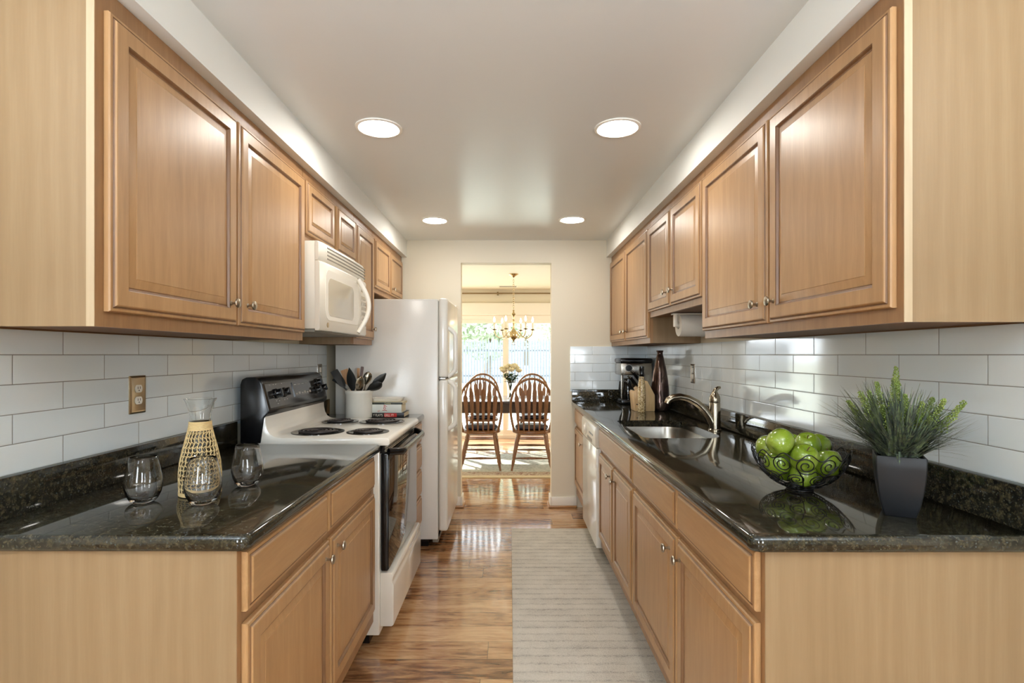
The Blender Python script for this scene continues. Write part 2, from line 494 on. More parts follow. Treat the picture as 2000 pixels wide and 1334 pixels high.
# ------------------------------------------------------------------ mesh builders
class B:
    """collects shapes into one bmesh"""

    def __init__(self):
        self.bm = bmesh.new()

    def face(self, vs, mi=0):
        try:
            f = self.bm.faces.new(vs)
            f.material_index = mi
            return f
        except ValueError:
            return None

    def box(self, x0, x1, y0, y1, z0, z1, bev=0.0, mi=0, seg=2):
        v = [self.bm.verts.new((x, y, z)) for x in (x0, x1) for y in (y0, y1) for z in (z0, z1)]
        fs = [self.face([v[i] for i in q], mi) for q in ((0, 1, 3, 2), (4, 6, 7, 5), (0, 4, 5, 1), (2, 3, 7, 6), (0, 2, 6, 4), (1, 5, 7, 3))]
        if bev > 0:
            es = list({e for f in fs for e in f.edges})
            bmesh.ops.bevel(self.bm, geom=es, offset=bev, segments=seg, profile=0.5, affect='EDGES', clamp_overlap=True, material=-1)
        return self

    def prism(self, poly, axis, a0, a1, mi=0, bev=0.0, seg=2):
        """poly: 2D points; axis 'y': (x,z) points swept along y; 'z': (x,y); 'x': (y,z)"""
        def P(p, a):
            return {'y': (p[0], a, p[1]), 'z': (p[0], p[1], a), 'x': (a, p[0], p[1])}[axis]
        A = [self.bm.verts.new(P(p, a0)) for p in poly]
        D = [self.bm.verts.new(P(p, a1)) for p in poly]
        n = len(poly)
        fs = [self.face([A[i], A[(i + 1) % n], D[(i + 1) % n], D[i]], mi) for i in range(n)]
        fs += [self.face(A[::-1], mi), self.face(D, mi)]
        bmesh.ops.recalc_face_normals(self.bm, faces=[f for f in fs if f])
        if bev > 0:
            es = list({e for f in fs if f for e in f.edges})
            bmesh.ops.bevel(self.bm, geom=es, offset=bev, segments=seg, profile=0.5, affect='EDGES', clamp_overlap=True, material=-1)
        return self

    def rings(self, rings, mi=0, close=True, cap0=True, cap1=True):
        prev = None
        first = None
        allf = []
        for r in rings:
            vs = [self.bm.verts.new(p) for p in r]
            if prev:
                n = len(vs)
                for i in range(n if close else n - 1):
                    f = self.face([prev[i], prev[(i + 1) % n], vs[(i + 1) % n], vs[i]], mi)
                    if f:
                        allf.append(f)
            else:
                first = vs
            prev = vs
        if cap0:
            allf.append(self.face(first[::-1], mi))
        if cap1:
            allf.append(self.face(prev, mi))
        bmesh.ops.recalc_face_normals(self.bm, faces=[f for f in allf if f])
        return self

    def lathe(self, prof, c=(0, 0, 0), n=32, mi=0, axis='z', cap0=True, cap1=True):
        rs = []
        for r, z in prof:
            ring = []
            for k in range(n):
                a = 2 * PI * k / n
                u, v = max(r, 1e-4) * math.cos(a), max(r, 1e-4) * math.sin(a)
                p = {'z': (u, v, z), 'x': (z, u, v), 'y': (u, z, v)}[axis]
                ring.append((c[0] + p[0], c[1] + p[1], c[2] + p[2]))
            rs.append(ring)
        return self.rings(rs, mi, True, cap0, cap1)

    def tube(self, pts, r, n=8, mi=0, closed=False, flat=1.0, cap=True):
        pts = [Vector(p) for p in pts]
        m = len(pts)
        rr = r if isinstance(r, (list, tuple)) else [r] * m
        rs = []
        up = Vector((0, 0, 1))
        last = None
        for i, p in enumerate(pts):
            a = pts[(i - 1) % m] if (closed or i > 0) else p
            b = pts[(i + 1) % m] if (closed or i < m - 1) else p
            d = (b - a)
            d = d.normalized() if d.length > 1e-9 else Vector((0, 0, 1))
            if last is None:
                ref = up if abs(d.z) < 0.9 else Vector((1, 0, 0))
                u = d.cross(ref).normalized()
            else:
                u = (last - d * last.dot(d))
                u = u.normalized() if u.length > 1e-6 else d.orthogonal().normalized()
            last = u
            w = u.cross(d)
            rs.append([tuple(p + u * (rr[i] * math.cos(2 * PI * k / n)) + w * (rr[i] * flat * math.sin(2 * PI * k / n))) for k in range(n)])
        if closed:
            rs.append(rs[0])
            # weld by remove doubles later
            self.rings(rs, mi, True, False, False)
            bmesh.ops.remove_doubles(self.bm, verts=self.bm.verts, dist=1e-6)
            return self
        return self.rings(rs, mi, True, cap, cap)

    def ball(self, c, r, sub=2, sc=(1, 1, 1), mi=0):
        res = bmesh.ops.create_icosphere(self.bm, subdivisions=sub, radius=r)
        for v in res['verts']:
            v.co = Vector((v.co.x * sc[0] + c[0], v.co.y * sc[1] + c[1], v.co.z * sc[2] + c[2]))
        for f in {f for v in res['verts'] for f in v.link_faces}:
            f.material_index = mi
        return self

    def quad(self, p, mi=0):
        return self.face([self.bm.verts.new(q) for q in p], mi)


def wloc(o):
    v = Vector((0, 0, 0))
    while o:
        v += o.location
        o = o.parent
    return v


def obj(name, b, mats, parent=None, smooth=35, local=False):
    me = bpy.data.meshes.new(name)
    if parent is not None and not local:
        off = wloc(parent)
        for v in b.bm.verts:
            v.co -= off
    b.bm.to_mesh(me)
    b.bm.free()
    for m in (mats if isinstance(mats, (list, tuple)) else [mats]):
        me.materials.append(m)
    if smooth:
        me.polygons.foreach_set('use_smooth', [True] * len(me.polygons))
        me.set_sharp_from_angle(angle=R(smooth))
    o = bpy.data.objects.new(name, me)
    COL.objects.link(o)
    if parent is not None:
        o.parent = parent
    return o


def tag(o, label, cat, group=None, kind=None):
    o['label'] = label
    o['category'] = cat
    if group:
        o['group'] = group
    if kind:
        o['kind'] = kind
    return o


def thing(name, label, cat, loc=(0, 0, 0), rz=0.0, group=None):
    o = bpy.data.objects.new(name, None)
    o.empty_display_size = 0.05
    COL.objects.link(o)
    o.location = loc
    o.rotation_euler = (0, 0, rz)
    return tag(o, label, cat, group)


def struct(name, b, m, label, cat, smooth=35):
    return tag(obj(name, b, m, None, smooth), label, cat, None, 'structure')


def copy_tree(o, parent=None):
    c = o.copy()
    COL.objects.link(c)
    if parent is not None:
        c.parent = parent
    for ch in list(o.children):
        copy_tree(ch, c)
    return c


def text(name, body, size, loc, rot, mat, parent=None, align='LEFT', sx=1.0):
    cu = bpy.data.curves.new(name, 'FONT')
    cu.body = body
    cu.size = size
    cu.extrude = 0.0003
    cu.align_x = align
    cu.materials.append(mat)
    o = bpy.data.objects.new(name, cu)
    COL.objects.link(o)
    o.rotation_euler = rot
    o.scale = (sx, 1, 1)
    me = bpy.data.meshes.new_from_object(o)
    me.name = name
    bpy.data.objects.remove(o)
    bpy.data.curves.remove(cu)
    o = bpy.data.objects.new(name, me)
    COL.objects.link(o)
    o.rotation_euler = rot
    o.scale = (sx, 1, 1)
    o.parent = parent
    o.location = Vector(loc) - wloc(parent)
    return o


def px(x, y, Y):
    """the place at distance Y seen at pixel x, y"""
    return Vector(((x - 996) * Y / 1050, Y, H - (y - 693) * Y / 1050))


# ------------------------------------------------------------------ the setting
XL, XR = -1.24, 1.18            # tile faces
YB = 4.63                       # kitchen back wall
ZC = 2.30

b = B().box(-2.9, 2.9, -3.4, 8.75, -0.12, 0.0)
struct('floor', b, M['floor'], 'glossy acacia plank floor running through kitchen and dining room', 'floor')
b = B().box(-2.9, 2.9, -3.4, YB + 0.06, ZC, ZC + 0.12)
struct('ceiling', b, M['ceil'], 'satin white kitchen ceiling with recessed lights', 'ceiling')
b = B().box(-2.9, 2.9, YB + 0.06, 8.75, 2.33, 2.45)
struct('ceiling_dining', b, M['wall'], 'cream dining room ceiling above the chandelier', 'ceiling')
b = B().box(XL - 0.13, XL - 0.01, 1.0, YB, 0, ZC)
struct('wall_left', b, M['wall'], 'cream kitchen wall behind the stove and refrigerator', 'wall')
b = B().box(XR + 0.01, XR + 0.13, 1.0, YB, 0, ZC)
struct('wall_right', b, M['wall'], 'cream kitchen wall behind the sink', 'wall')
# back wall with the doorway
dx0, dx1, dz = -0.423, 0.357, 2.107
b = B().box(-2.9, dx0, YB, YB + 0.12, 0, 2.45).box(dx1, 2.9, YB, YB + 0.12, 0, 2.45).box(dx0, dx1, YB, YB + 0.12, dz, 2.45)
struct('wall_back', b, M['wall'], 'cream wall with open doorway to the dining room', 'wall')
# soffits
b = B().box(XL - 0.01, -0.888, 1.0, YB, 2.153, ZC)
struct('trim_1', b, M['soffit'], 'white soffit above the stove-side upper cabinets', 'soffit')
b = B().box(0.831, XR + 0.01, 1.0, YB, 2.153, ZC)
struct('trim_2', b, M['soffit'], 'white soffit above the sink-side upper cabinets', 'soffit')
# tiled splashbacks
b = B().box(XL - 0.01, XL, 1.0, 3.64, 1.0, 1.377)
struct('wall_tile_left', b, M['tile_l'], 'white glass subway tiles behind the stove', 'tiles')
b = B().box(XR, XR + 0.01, 1.0, YB, 1.0, 1.386)
struct('wall_tile_right', b, M['tile_r'], 'white glass subway tiles behind the sink and plant', 'tiles')
b = B().box(0.519, XR, YB - 0.008, YB, 1.0, 1.386)
struct('wall_tile_back', b, M['tile_b'], 'short run of subway tiles on the doorway wall', 'tiles')
# room behind the camera
b = B().box(-2.9, XL - 0.01, 0.9, 1.0, 0, ZC)
struct('wall_stub_left', b, M['wall'], 'cream return wall at kitchen entry beside stove side', 'wall')
b = B().box(XR + 0.01, 2.9, 0.9, 1.0, 0, ZC)
struct('wall_stub_right', b, M['wall'], 'cream return wall at kitchen entry beside sink side', 'wall')
b = B().box(-3.0, -2.9, -3.4, 8.75, 0, 2.45)
struct('wall_outer_left', b, M['wall'], 'cream outer wall on the stove side', 'wall')
b = B().box(2.9, 3.0, -3.4, 8.75, 0, 2.45)
struct('wall_outer_right', b, M['wall'], 'cream outer wall on the sink side', 'wall')
b = B()
for x0, x1, z0, z1 in ((-2.9, -1.75, 0, ZC), (-0.95, 0.95, 0, ZC), (1.75, 2.9, 0, ZC), (-1.75, -0.95, 0, 0.8), (0.95, 1.75, 0, 0.8), (-1.75, -0.95, 2.1, ZC), (0.95, 1.75, 2.1, ZC)):
    b.box(x0, x1, -3.4, -3.25, z0, z1)
struct('wall_front', b, M['wall'], 'cream wall with two windows behind the viewer', 'wall')
for k, x in enumerate((-1.35, 1.35)):
    b = B()
    for a0, a1, z0, z1 in ((-0.4, 0.4, 0.8, 0.85), (-0.4, 0.4, 2.05, 2.1), (-0.4, -0.35, 0.85, 2.05), (0.35, 0.4, 0.85, 2.05), (-0.35, 0.35, 1.44, 1.47)):
        b.box(x + a0, x + a1, -3.36, -3.31, z0, z1)
    w = struct('window_%d' % (k + 2), b, M['trimw'], ['white framed window behind the viewer, stove side', 'white framed window behind the viewer, sink side'][k], 'window')
for k, (x, rzl) in enumerate(((-2.895, 'refrigerator'), (2.895, 'sink'))):  # frames added around the dining fill lamps, out of view
    b = B()
    xa, xb = (x, x + 0.03) if x < 0 else (x - 0.03, x)
    for a0, a1, z0, z1 in ((-0.9, 0.9, 0.78, 0.85), (-0.9, 0.9, 2.15, 2.22), (-0.9, -0.82, 0.78, 2.22), (0.82, 0.9, 0.78, 2.22)):
        b.box(xa, xb, 6.7 + a0, 6.7 + a1, z0, z1)
    struct('window_%d' % (k + 4), b, M['trimw'], 'white window frame added around the dining fill lamp, %s side' % rzl, 'window')
# baseboards
b = B().prism([(0, 0), (0.014, 0), (0.014, 0.075), (0.008, 0.094), (0, 0.094)], 'x', 0, 1)
b = B().box(dx1, 0.575, YB - 0.014, YB, 0, 0.094, 0.004).box(dx1 - 0.014, dx1, YB - 0.014, YB + 0.134, 0, 0.094, 0.004)
o = struct('baseboard_right', b, M['trimw'], 'white baseboard beside the doorway next to the cabinets', 'baseboard')
b = B().box(dx1 - 0.026, 0.575, YB - 0.028, YB - 0.014, 0, 0.022, 0.006).box(dx1 - 0.028, dx1 - 0.014, YB - 0.014, YB + 0.134, 0, 0.022, 0.006)
obj('shoe_moulding', b, M['shoe'], o)
b = B().box(-0.62, dx0, YB - 0.014, YB, 0, 0.094, 0.004).box(dx0, dx0 + 0.014, YB - 0.014, YB + 0.134, 0, 0.094, 0.004)
o = struct('baseboard_left', b, M['trimw'], 'white baseboard at doorway beside the refrigerator', 'baseboard')
b = B().box(-0.62, dx0 + 0.026, YB - 0.028, YB - 0.014, 0, 0.022, 0.006).box(dx0 + 0.014, dx0 + 0.028, YB - 0.014, YB + 0.134, 0, 0.022, 0.006)
obj('shoe_moulding', b, M['shoe'], o)

# dining room far wall with the sliding glass door
YD = 8.45
gx0, gx1, gz = -2.66, 0.90, 1.93
b = B().box(-2.9, gx0, YD, YD + 0.12, 0, 2.45).box(gx1, 2.9, YD, YD + 0.12, 0, 2.45).box(gx0, gx1, YD, YD + 0.12, gz, 2.45)
struct('wall_dining', b, M['wall'], 'cream dining wall around the sliding glass door', 'wall')
b = B().box(gx0 + 0.05, gx1 - 0.05, YD, YD + 0.1, 0.0, 0.05).box(gx0 + 0.05, gx1 - 0.05, YD, YD + 0.1, gz - 0.05, gz).box(gx0, gx0 + 0.05, YD, YD + 0.1, 0, gz).box(gx1 - 0.05, gx1, YD, YD + 0.1, 0, gz)
door = struct('door_1', b, M['trimw'], 'white framed sliding glass door to the garden', 'door')
for k, (x0, x1, yo) in enumerate(((gx0 + 0.05, -1.27, 0.015), (-1.335, -0.02, 0.055), (-0.11, gx1 - 0.05, 0.015))):
    s = 0.065
    b = B().box(x0, x0 + s, YD + yo, YD + yo + 0.03, 0.05, gz - 0.05).box(x1 - s, x1, YD + yo, YD + yo + 0.03, 0.05, gz - 0.05)
    b.box(x0 + s, x1 - s, YD + yo, YD + yo + 0.03, 0.05, 0.13).box(x0 + s, x1 - s, YD + yo, YD + yo + 0.03, gz - 0.12, gz - 0.05)
    sh = obj('sash', b, M['trimw'], door)
    b = B().box(x0 + s, x1 - s, YD + yo + 0.012, YD + yo + 0.018, 0.13, gz - 0.12)
    obj('pane', b, M['pane'], sh)
b = B().box(-0.10, -0.07, YD - 0.012, YD + 0.015, 0.85, 1.08, 0.004)
obj('handle', b, M['white'], door)
b = B().box(gx0 - 0.06, gx1 + 0.06, YD - 0.09, YD, gz + 0.01, gz + 0.19, 0.006)
struct('trim_3', b, M['trimw'], 'white blind headrail above the sliding glass door', 'headrail')
cr = thing('curtain_rod', 'thin brass curtain rod across the dining wall above the glass door', 'curtain rod', (0, YD - 0.08, 2.27))
b = B().lathe([(0.011, -2.75), (0.011, 1.3)], (0, YD - 0.08, 2.27), 12, axis='x')
obj('pole', b, M['curtainrod'], cr)
for x in (-2.6, -0.19, 1.1):
    b = B().box(x - 0.012, x + 0.012, YD - 0.09, YD, 2.245, 2.295, 0.003)
    obj('bracket', b, M['curtainrod'], cr)

# ------------------------------------------------------------------ cabinets
def panel_rings(side, xf, y0, y1, z0, z1, prof):
    """nested rectangles of a door: prof = (inset, height, material)"""
    b = B()
    prev = None
    sg = 1 if side == 'L' else -1
    fs = []
    for ins, h, mi in prof:
        x = xf + sg * h
        vs = [b.bm.verts.new(p) for p in ((x, y0 + ins, z0 + ins), (x, y1 - ins, z0 + ins), (x, y1 - ins, z1 - ins), (x, y0 + ins, z1 - ins))]
        if prev:
            for i in range(4):
                fs.append(b.face([prev[i], prev[(i + 1) % 4], vs[(i + 1) % 4], vs[i]], mi))
        else:
            fs.append(b.face(vs[::-1], mi))
        prev = vs
    fs.append(b.face(prev, 0))
    bmesh.ops.recalc_face_normals(b.bm, faces=fs)
    return b


DOOR = [(0, 0, 0), (0, 0.0105, 0), (0.0025, 0.0140, 0), (0.008, 0.0150, 0), (0.0105, 0.0138, 1), (0.0130, 0.0170, 1), (0.0150, 0.0195, 0), (0.0172, 0.0205, 0),
        (0.052, 0.0205, 0), (0.0545, 0.0185, 1), (0.0575, 0.0122, 1), (0.060, 0.0112, 1), (0.063, 0.0120, 1), (0.084, 0.0165, 0), (0.0855, 0.0175, 0)]
SLIM = [(0, 0, 0), (0, 0.0105, 0), (0.0025, 0.0140, 0), (0.008, 0.0150, 0), (0.0105, 0.0138, 1), (0.0130, 0.0170, 1), (0.0150, 0.0195, 0), (0.0172, 0.0205, 0),
        (0.044, 0.0205, 0), (0.0465, 0.0185, 1), (0.049, 0.0125, 1), (0.051, 0.0115, 1), (0.054, 0.0122, 1), (0.064, 0.0165, 0), (0.0655, 0.0175, 0)]
SLAB = [(0, 0, 0), (0, 0.0105, 0), (0.0025, 0.0140, 0), (0.009, 0.0150, 0), (0.0118, 0.0138, 1), (0.0145, 0.0170, 1), (0.0168, 0.0195, 0), (0.019, 0.0205, 0)]


def knob(side, xf, y, z, parent):
    sg = 1 if side == 'L' else -1
    pr = [(0.0075, 0), (0.0075, 0.002), (0.0045, 0.004), (0.004, 0.014), (0.006, 0.017), (0.0135, 0.020), (0.0155, 0.023), (0.0145, 0.0265), (0.009, 0.029), (0.0, 0.0295)]
    b = B().lathe([(r, sg * h) for r, h in pr], (xf + sg * 0.0205, y, z), 20, axis='x', cap0=False, cap1=False)
    return obj('knob', b, M['nickel'], parent, 40)


def cabinet(name, label, side, xw, xf, y0, y1, z0, z1, doors=(), drawers=(), toe=0.0, mid=(), near_panel=True, rails=(), bottom_rail=0.035, top=True):
    """xw: wall plane, xf: face plane. doors: (y0, y1, z0, z1, knob_y or None, knob_z); drawers the same"""
    sg = 1 if side == 'L' else -1
    zb = z0
    root = thing(name, label, 'cabinet', ((xw + xf) / 2, (y0 + y1) / 2, z0 if toe == 0 else 0.0))
    ff = 0.019
    xi = xf - sg * ff

    def bx(b, xa, xb, *a, **k):
        return b.box(min(xa, xb), max(xa, xb), *a, **k)
    zc = zb + (toe if toe else 0)
    b = B()
    bx(b, xw, xi, y0, y0 + 0.016, zc, z1)
    obj('side_panel', b, M['panel'], root)
    b = B()
    bx(b, xw, xi, y1 - 0.016, y1, zc, z1)
    obj('side_panel', b, M['panel'], root)
    b = B()
    bx(b, xw, xw + sg * 0.008, y0 + 0.016, y1 - 0.016, zc, z1)
    obj('back_board', b, M['inside'], root)  # shade inside the closed cabinet put into the board's brown
    b = B()
    bx(b, xw + sg * 0.008, xi, y0 + 0.016, y1 - 0.016, zc + (0.004 if not toe else 0), zc + 0.02)
    obj('bottom_board', b, M['inside'], root)
    if top and not toe:
        b = B()
        bx(b, xw + sg * 0.008, xi, y0 + 0.016, y1 - 0.016, z1 - 0.016, z1)
        obj('top_board', b, M['inside'], root)
    # face frame: stiles, rails, middle stiles
    b = B()
    bx(b, xi, xf, y0, y0 + 0.04, zc, z1)
    bx(b, xi, xf, y1 - 0.04, y1, zc, z1)
    bx(b, xi, xf, y0 + 0.04, y1 - 0.04, zc, zc + bottom_rail + 0.02)
    bx(b, xi, xf, y0 + 0.04, y1 - 0.04, z1 - 0.05, z1)
    for m0, m1 in mid:
        bx(b, xi, xf, m0, m1, zc + bottom_rail + 0.02, z1 - 0.05)
    for r0, r1 in rails:
        bx(b, xi, xf - sg * 0.0005, y0 + 0.04, y1 - 0.04, r0, r1)
    obj('face_frame', b, M['frame'], root)
    if near_panel:
        b = B()
        bx(b, xi, xf - sg * 0.0008, y0 - 0.0012, y0, zc, z1)
        obj('lit_edge_strip', b, M['panel'] if toe else M['lit_edge'], root)  # thin strip that paints the light on the face frame's near edge
    for (a0, a1, c0, c1, ky, kz) in doors:
        slim = (a1 - a0) < 0.4 or (c1 - c0) < 0.4
        d = obj('door', panel_rings(side, xf + sg * 0.0006, a0, a1, c0, c1, SLIM if slim else DOOR), [M['maple'], M['glaze']], root, 20)
        if ky:
            knob(side, xf, ky, kz, d)
    for (a0, a1, c0, c1, ky, kz) in drawers:
        d = obj('drawer', panel_rings(side, xf + sg * 0.0006, a0, a1, c0, c1, SLAB), [M['maple_h'], M['glaze']], root, 20)
        if ky:
            knob(side, xf, ky, kz, d)
    if toe:
        b = B()
        bx(b, xw, xf - sg * 0.075, y0, y1, 0, toe)
        obj('toe_kick', b, M['inside'], root)
    return root


FL, FR = -0.6115, 0.571         # base faces
UL, UR = -0.928, 0.8735         # upper faces
WL, WR = XL - 0.0095, XR + 0.0095
ZT = 2.152
# stove side, base
cabinet('base_cabinet', 'wide base cabinet under the carafe and glasses', 'L', WL, FL, 1.205, 2.405, 0, 0.876,
        doors=[(1.222, 1.776, 0.185, 0.702, 1.725, 0.657), (1.794, 2.368, 0.185, 0.702, 1.84, 0.662)],
        drawers=[(1.222, 1.756, 0.73, 0.866, None, 0), (1.776, 2.366, 0.73, 0.866, None, 0)], toe=0.12, mid=[(1.755, 1.815)], rails=[(0.69, 0.745)])
cabinet('drawer_cabinet', 'narrow drawer cabinet between stove and refrigerator', 'L', WL, FL, 3.19, 3.64, 0, 0.876,
        drawers=[(3.205, 3.625, 0.73, 0.866, None, 0), (3.205, 3.625, 0.56, 0.715, None, 0), (3.205, 3.625, 0.38, 0.545, None, 0), (3.205, 3.625, 0.185, 0.365, None, 0)], toe=0.12)
# stove side, uppers
zl = 1.378
cabinet('wall_cabinet', 'large two-door upper cabinet above the carafe', 'L', WL, UL, 1.202, 2.405, zl, ZT,
        doors=[(1.227, 1.798, 1.413, 2.10, 1.748, 1.482), (1.812, 2.392, 1.413, 2.10, 1.86, 1.484)], mid=[(1.78, 1.83)])
cabinet('wall_cabinet', 'short two-door cabinet right above the microwave', 'L', WL, UL, 2.409, 3.183, 1.832, ZT,
        doors=[(2.416, 2.795, 1.862, 2.10, None, 0), (2.842, 3.176, 1.862, 2.10, None, 0)], near_panel=False, bottom_rail=0.012)
cabinet('wall_cabinet', 'tall narrow one-door upper cabinet between microwave and refrigerator', 'L', WL, UL, 3.187, 3.615, zl, ZT,
        doors=[(3.197, 3.606, 1.413, 2.10, 3.545, 1.482)], near_panel=False)
cabinet('wall_cabinet', 'short two-door cabinet above the refrigerator', 'L', WL, UL, 3.619, 4.60, 1.742, ZT,
        doors=[(3.64, 4.083, 1.775, 2.10, None, 0), (4.105, 4.56, 1.775, 2.10, 4.15, 1.82)], mid=[(4.07, 4.12)], near_panel=False, bottom_rail=0.012)
# sink side, uppers
zr = 1.387
cabinet('wall_cabinet', 'large two-door upper cabinet above the plant and fruit bowl', 'R', WR, UR, 1.193, 2.405, zr, ZT,
        doors=[(1.213, 1.78, 1.42, 2.10, 1.74, 1.488), (1.797, 2.40, 1.42, 2.10, 1.855, 1.488)], mid=[(1.765, 1.812)])
cabinet('wall_cabinet', 'shorter two-door upper cabinet over the sink', 'R', WR, UR, 2.409, 3.347, 1.545, ZT,
        doors=[(2.419, 2.872, 1.578, 2.10, 2.82, 1.655), (2.884, 3.34, 1.578, 2.10, 2.935, 1.655)], near_panel=False, mid=[(2.86, 2.9)], bottom_rail=0.012)
cabinet('wall_cabinet', 'two-door upper cabinet above coffee maker at doorway wall', 'R', WR, UR, 3.351, 4.62, zr, ZT,
        doors=[(3.36, 3.99, 1.42, 2.10, 3.94, 1.487), (4.012, 4.60, 1.42, 2.10, 4.06, 1.487)], near_panel=False, mid=[(3.975, 4.03)])
# sink side, base
cabinet('base_cabinet', 'wide base cabinet under the plant and fruit bowl', 'R', WR, FR, 1.205, 2.43, 0, 0.876,
        doors=[(1.222, 1.784, 0.175, 0.704, 1.74, 0.648), (1.80, 2.42, 0.175, 0.704, 1.855, 0.648)],
        drawers=[(1.222, 1.784, 0.73, 0.866, None, 0), (1.80, 2.42, 0.73, 0.866, None, 0)], toe=0.12, mid=[(1.77, 1.815)], rails=[(0.69, 0.745)])
cabinet('base_cabinet', 'two-door sink base cabinet with false drawer front', 'R', WR, FR, 2.434, 3.365, 0, 0.876,
        doors=[(2.45, 2.885, 0.175, 0.704, 2.835, 0.645), (2.905, 3.345, 0.175, 0.704, 2.955, 0.645)],
        drawers=[(2.45, 3.345, 0.73, 0.866, None, 0)], toe=0.12, near_panel=False, rails=[(0.69, 0.745)])
cabinet('base_cabinet', 'narrow base cabinet between dishwasher and doorway wall', 'R', WR, FR, 4.0, 4.615, 0, 0.876,
        doors=[(4.02, 4.585, 0.205, 0.704, 4.09, 0.63)],
        drawers=[(4.02, 4.585, 0.73, 0.866, None, 0)], toe=0.12, near_panel=False, rails=[(0.69, 0.745)])


# ------------------------------------------------------------------ worktops
def outline(x0, x1, y0, y1, rad, ins=0.0, seg=8):
    """rounded rectangle, rad for corners (x0y0, x1y0, x1y1, x0y1)"""
    pts = []
    cs = [(x0, y0, 1, 1, PI), (x1, y0, -1, 1, 1.5 * PI), (x1, y1, -1, -1, 0), (x0, y1, 1, -1, 0.5 * PI)]
    for (cx, cy, sx, sy, a0), r in zip(cs, rad):
        r = max(r, ins + 0.0005)
        ox, oy = cx + sx * r, cy + sy * r
        for k in range(seg + 1):
            a = a0 + 0.5 * PI * k / seg
            pts.append((ox + (r - ins) * math.cos(a), oy + (r - ins) * math.sin(a)))
    return pts


def slab(b, x0, x1, y0, y1, z0, z1, rad, hole=None):
    t = z1 - z0
    e = t / 2
    rings = []
    K = 6
    for k in range(K + 1):
        a = -PI / 2 + PI * k / K
        rings.append(([(p[0], p[1], (z0 + z1) / 2 + e * math.sin(a)) for p in outline(x0, x1, y0, y1, rad, 0.011 * (1 - math.cos(a)))]))
    b.rings(rings, 0, True, hole is None, hole is None)
    if hole:
        for zz, rg in ((z0, rings[0]), (z1, rings[-1])):
            o2 = [Vector((p[0], p[1], 0)) for p in rg]
            h2 = [Vector((p[0], p[1], 0)) for p in hole]
            tri = geometry.tessellate_polygon([o2, h2])
            vs = [b.bm.verts.new((p.x, p.y, zz)) for p in o2 + h2]
            for tr in tri:
                b.face([vs[i] for i in tr])
        b.rings([[(p[0], p[1], z0) for p in hole], [(p[0], p[1], z1 - 0.004) for p in hole], [(p[0], p[1], z1) for p in hole]], 0, True, False, False)
        bmesh.ops.remove_doubles(b.bm, verts=b.bm.verts, dist=1e-5)
        bmesh.ops.recalc_face_normals(b.bm, faces=b.bm.faces)
    return b


def worktop(label, x0, x1, y0, y1, rad, ups, hole=None):
    root = thing('worktop', label, 'countertop', ((x0 + x1) / 2, (y0 + y1) / 2, 0.876))
    obj('slab', slab(B(), x0, x1, y0, y1, 0.876, 0.914, rad, hole), M['granite'], root, 40)
    for u in ups:
        obj('upstand', B().box(*u, 0.914, 1.016, 0.003), M['granite'], root)
    return root


worktop('dark granite worktop holding the carafe and three glasses', WL, -0.578, 1.187, 2.412, (0.004, 0.028, 0.02, 0.004), [(WL + 0.0095, XL + 0.02, 1.2, 2.41)])
worktop('short dark granite worktop under the utensil crock and books', WL, -0.578, 3.186, 3.645, (0.004, 0.006, 0.02, 0.004), [(WL + 0.0095, XL + 0.02, 3.19, 3.643)])
SX0, SX1, SY0, SY1 = 0.645, 1.035, 2.58, 3.28
hole = outline(SX0, SX1, SY0, SY1, (0.05, 0.09, 0.11, 0.05), 0, 8)
worktop('long dark granite worktop around the sink', 0.531, WR, 1.181, YB - 0.0005, (0.028, 0.004, 0.004, 0.004),
        [(XR - 0.02, WR - 0.0095, 1.195, YB - 0.0285), (0.531, WR - 0.0095, YB - 0.0285, YB - 0.0085)], hole)

# sink
sk = thing('kitchen_sink', 'undermount stainless steel sink set in the granite worktop', 'sink', ((SX0 + SX1) / 2, (SY0 + SY1) / 2, 0.876))
b = B()
rg = []
for ins, z in ((-0.02, 0.8755), (0.0, 0.8755), (0.003, 0.86), (0.012, 0.72), (0.03, 0.70), (0.07, 0.695), (0.16, 0.692)):
    rg.append([(p[0], p[1], z) for p in outline(SX0, SX1, SY0, SY1, (0.06, 0.09, 0.11, 0.06), ins, 8)] if ins <= 0.05 else
              [((SX0 + SX1) / 2 + (p[0] - (SX0 + SX1) / 2) * (1 - 5.2 * (ins - 0.03)), (SY0 + SY1) / 2 + (p[1] - (SY0 + SY1) / 2) * (1 - 5.2 * (ins - 0.03)), z)
               for p in outline(SX0, SX1, SY0, SY1, (0.06, 0.09, 0.11, 0.06), 0.03, 8)])
b.rings(rg, 0, True, False, True)
obj('basin', b, M['steel'], sk, 50)
b = B().lathe([(0.045, 0), (0.045, 0.003), (0.03, 0.004), (0.028, 0.001)], ((SX0 + SX1) / 2, (SY0 + SY1) / 2, 0.6925), 24)
obj('drain', b, M['nickel'], sk)

# faucet
ZW = 0.9143
fx, fy = 1.088, 2.855
fa = thing('kitchen_faucet', 'brushed nickel single-lever faucet behind the sink', 'faucet', (fx, fy, ZW))
b = B().lathe([(0.034, 0), (0.034, 0.004), (0.029, 0.008), (0.0285, 0.06), (0.0285, 0.142), (0.0275, 0.146)], (fx, fy, ZW), 28)
obj('body', b, M['faucet'], fa)
cap = B().lathe([(0.0275, 0.147), (0.0285, 0.150), (0.0285, 0.165), (0.026, 0.18), (0.018, 0.195), (0.013, 0.203), (0.012, 0.212), (0.0, 0.214)], (fx, fy, ZW), 28)
cp = obj('cap', cap, M['faucet'], fa)
b = B().tube([(fx, fy, 1.118), (fx + 0.006, fy, 1.130), (fx + 0.018, fy, 1.139), (fx + 0.030, fy, 1.141)], [0.012, 0.011, 0.009, 0.006], 10)
obj('lever', b, M['faucet'], cp, 60)
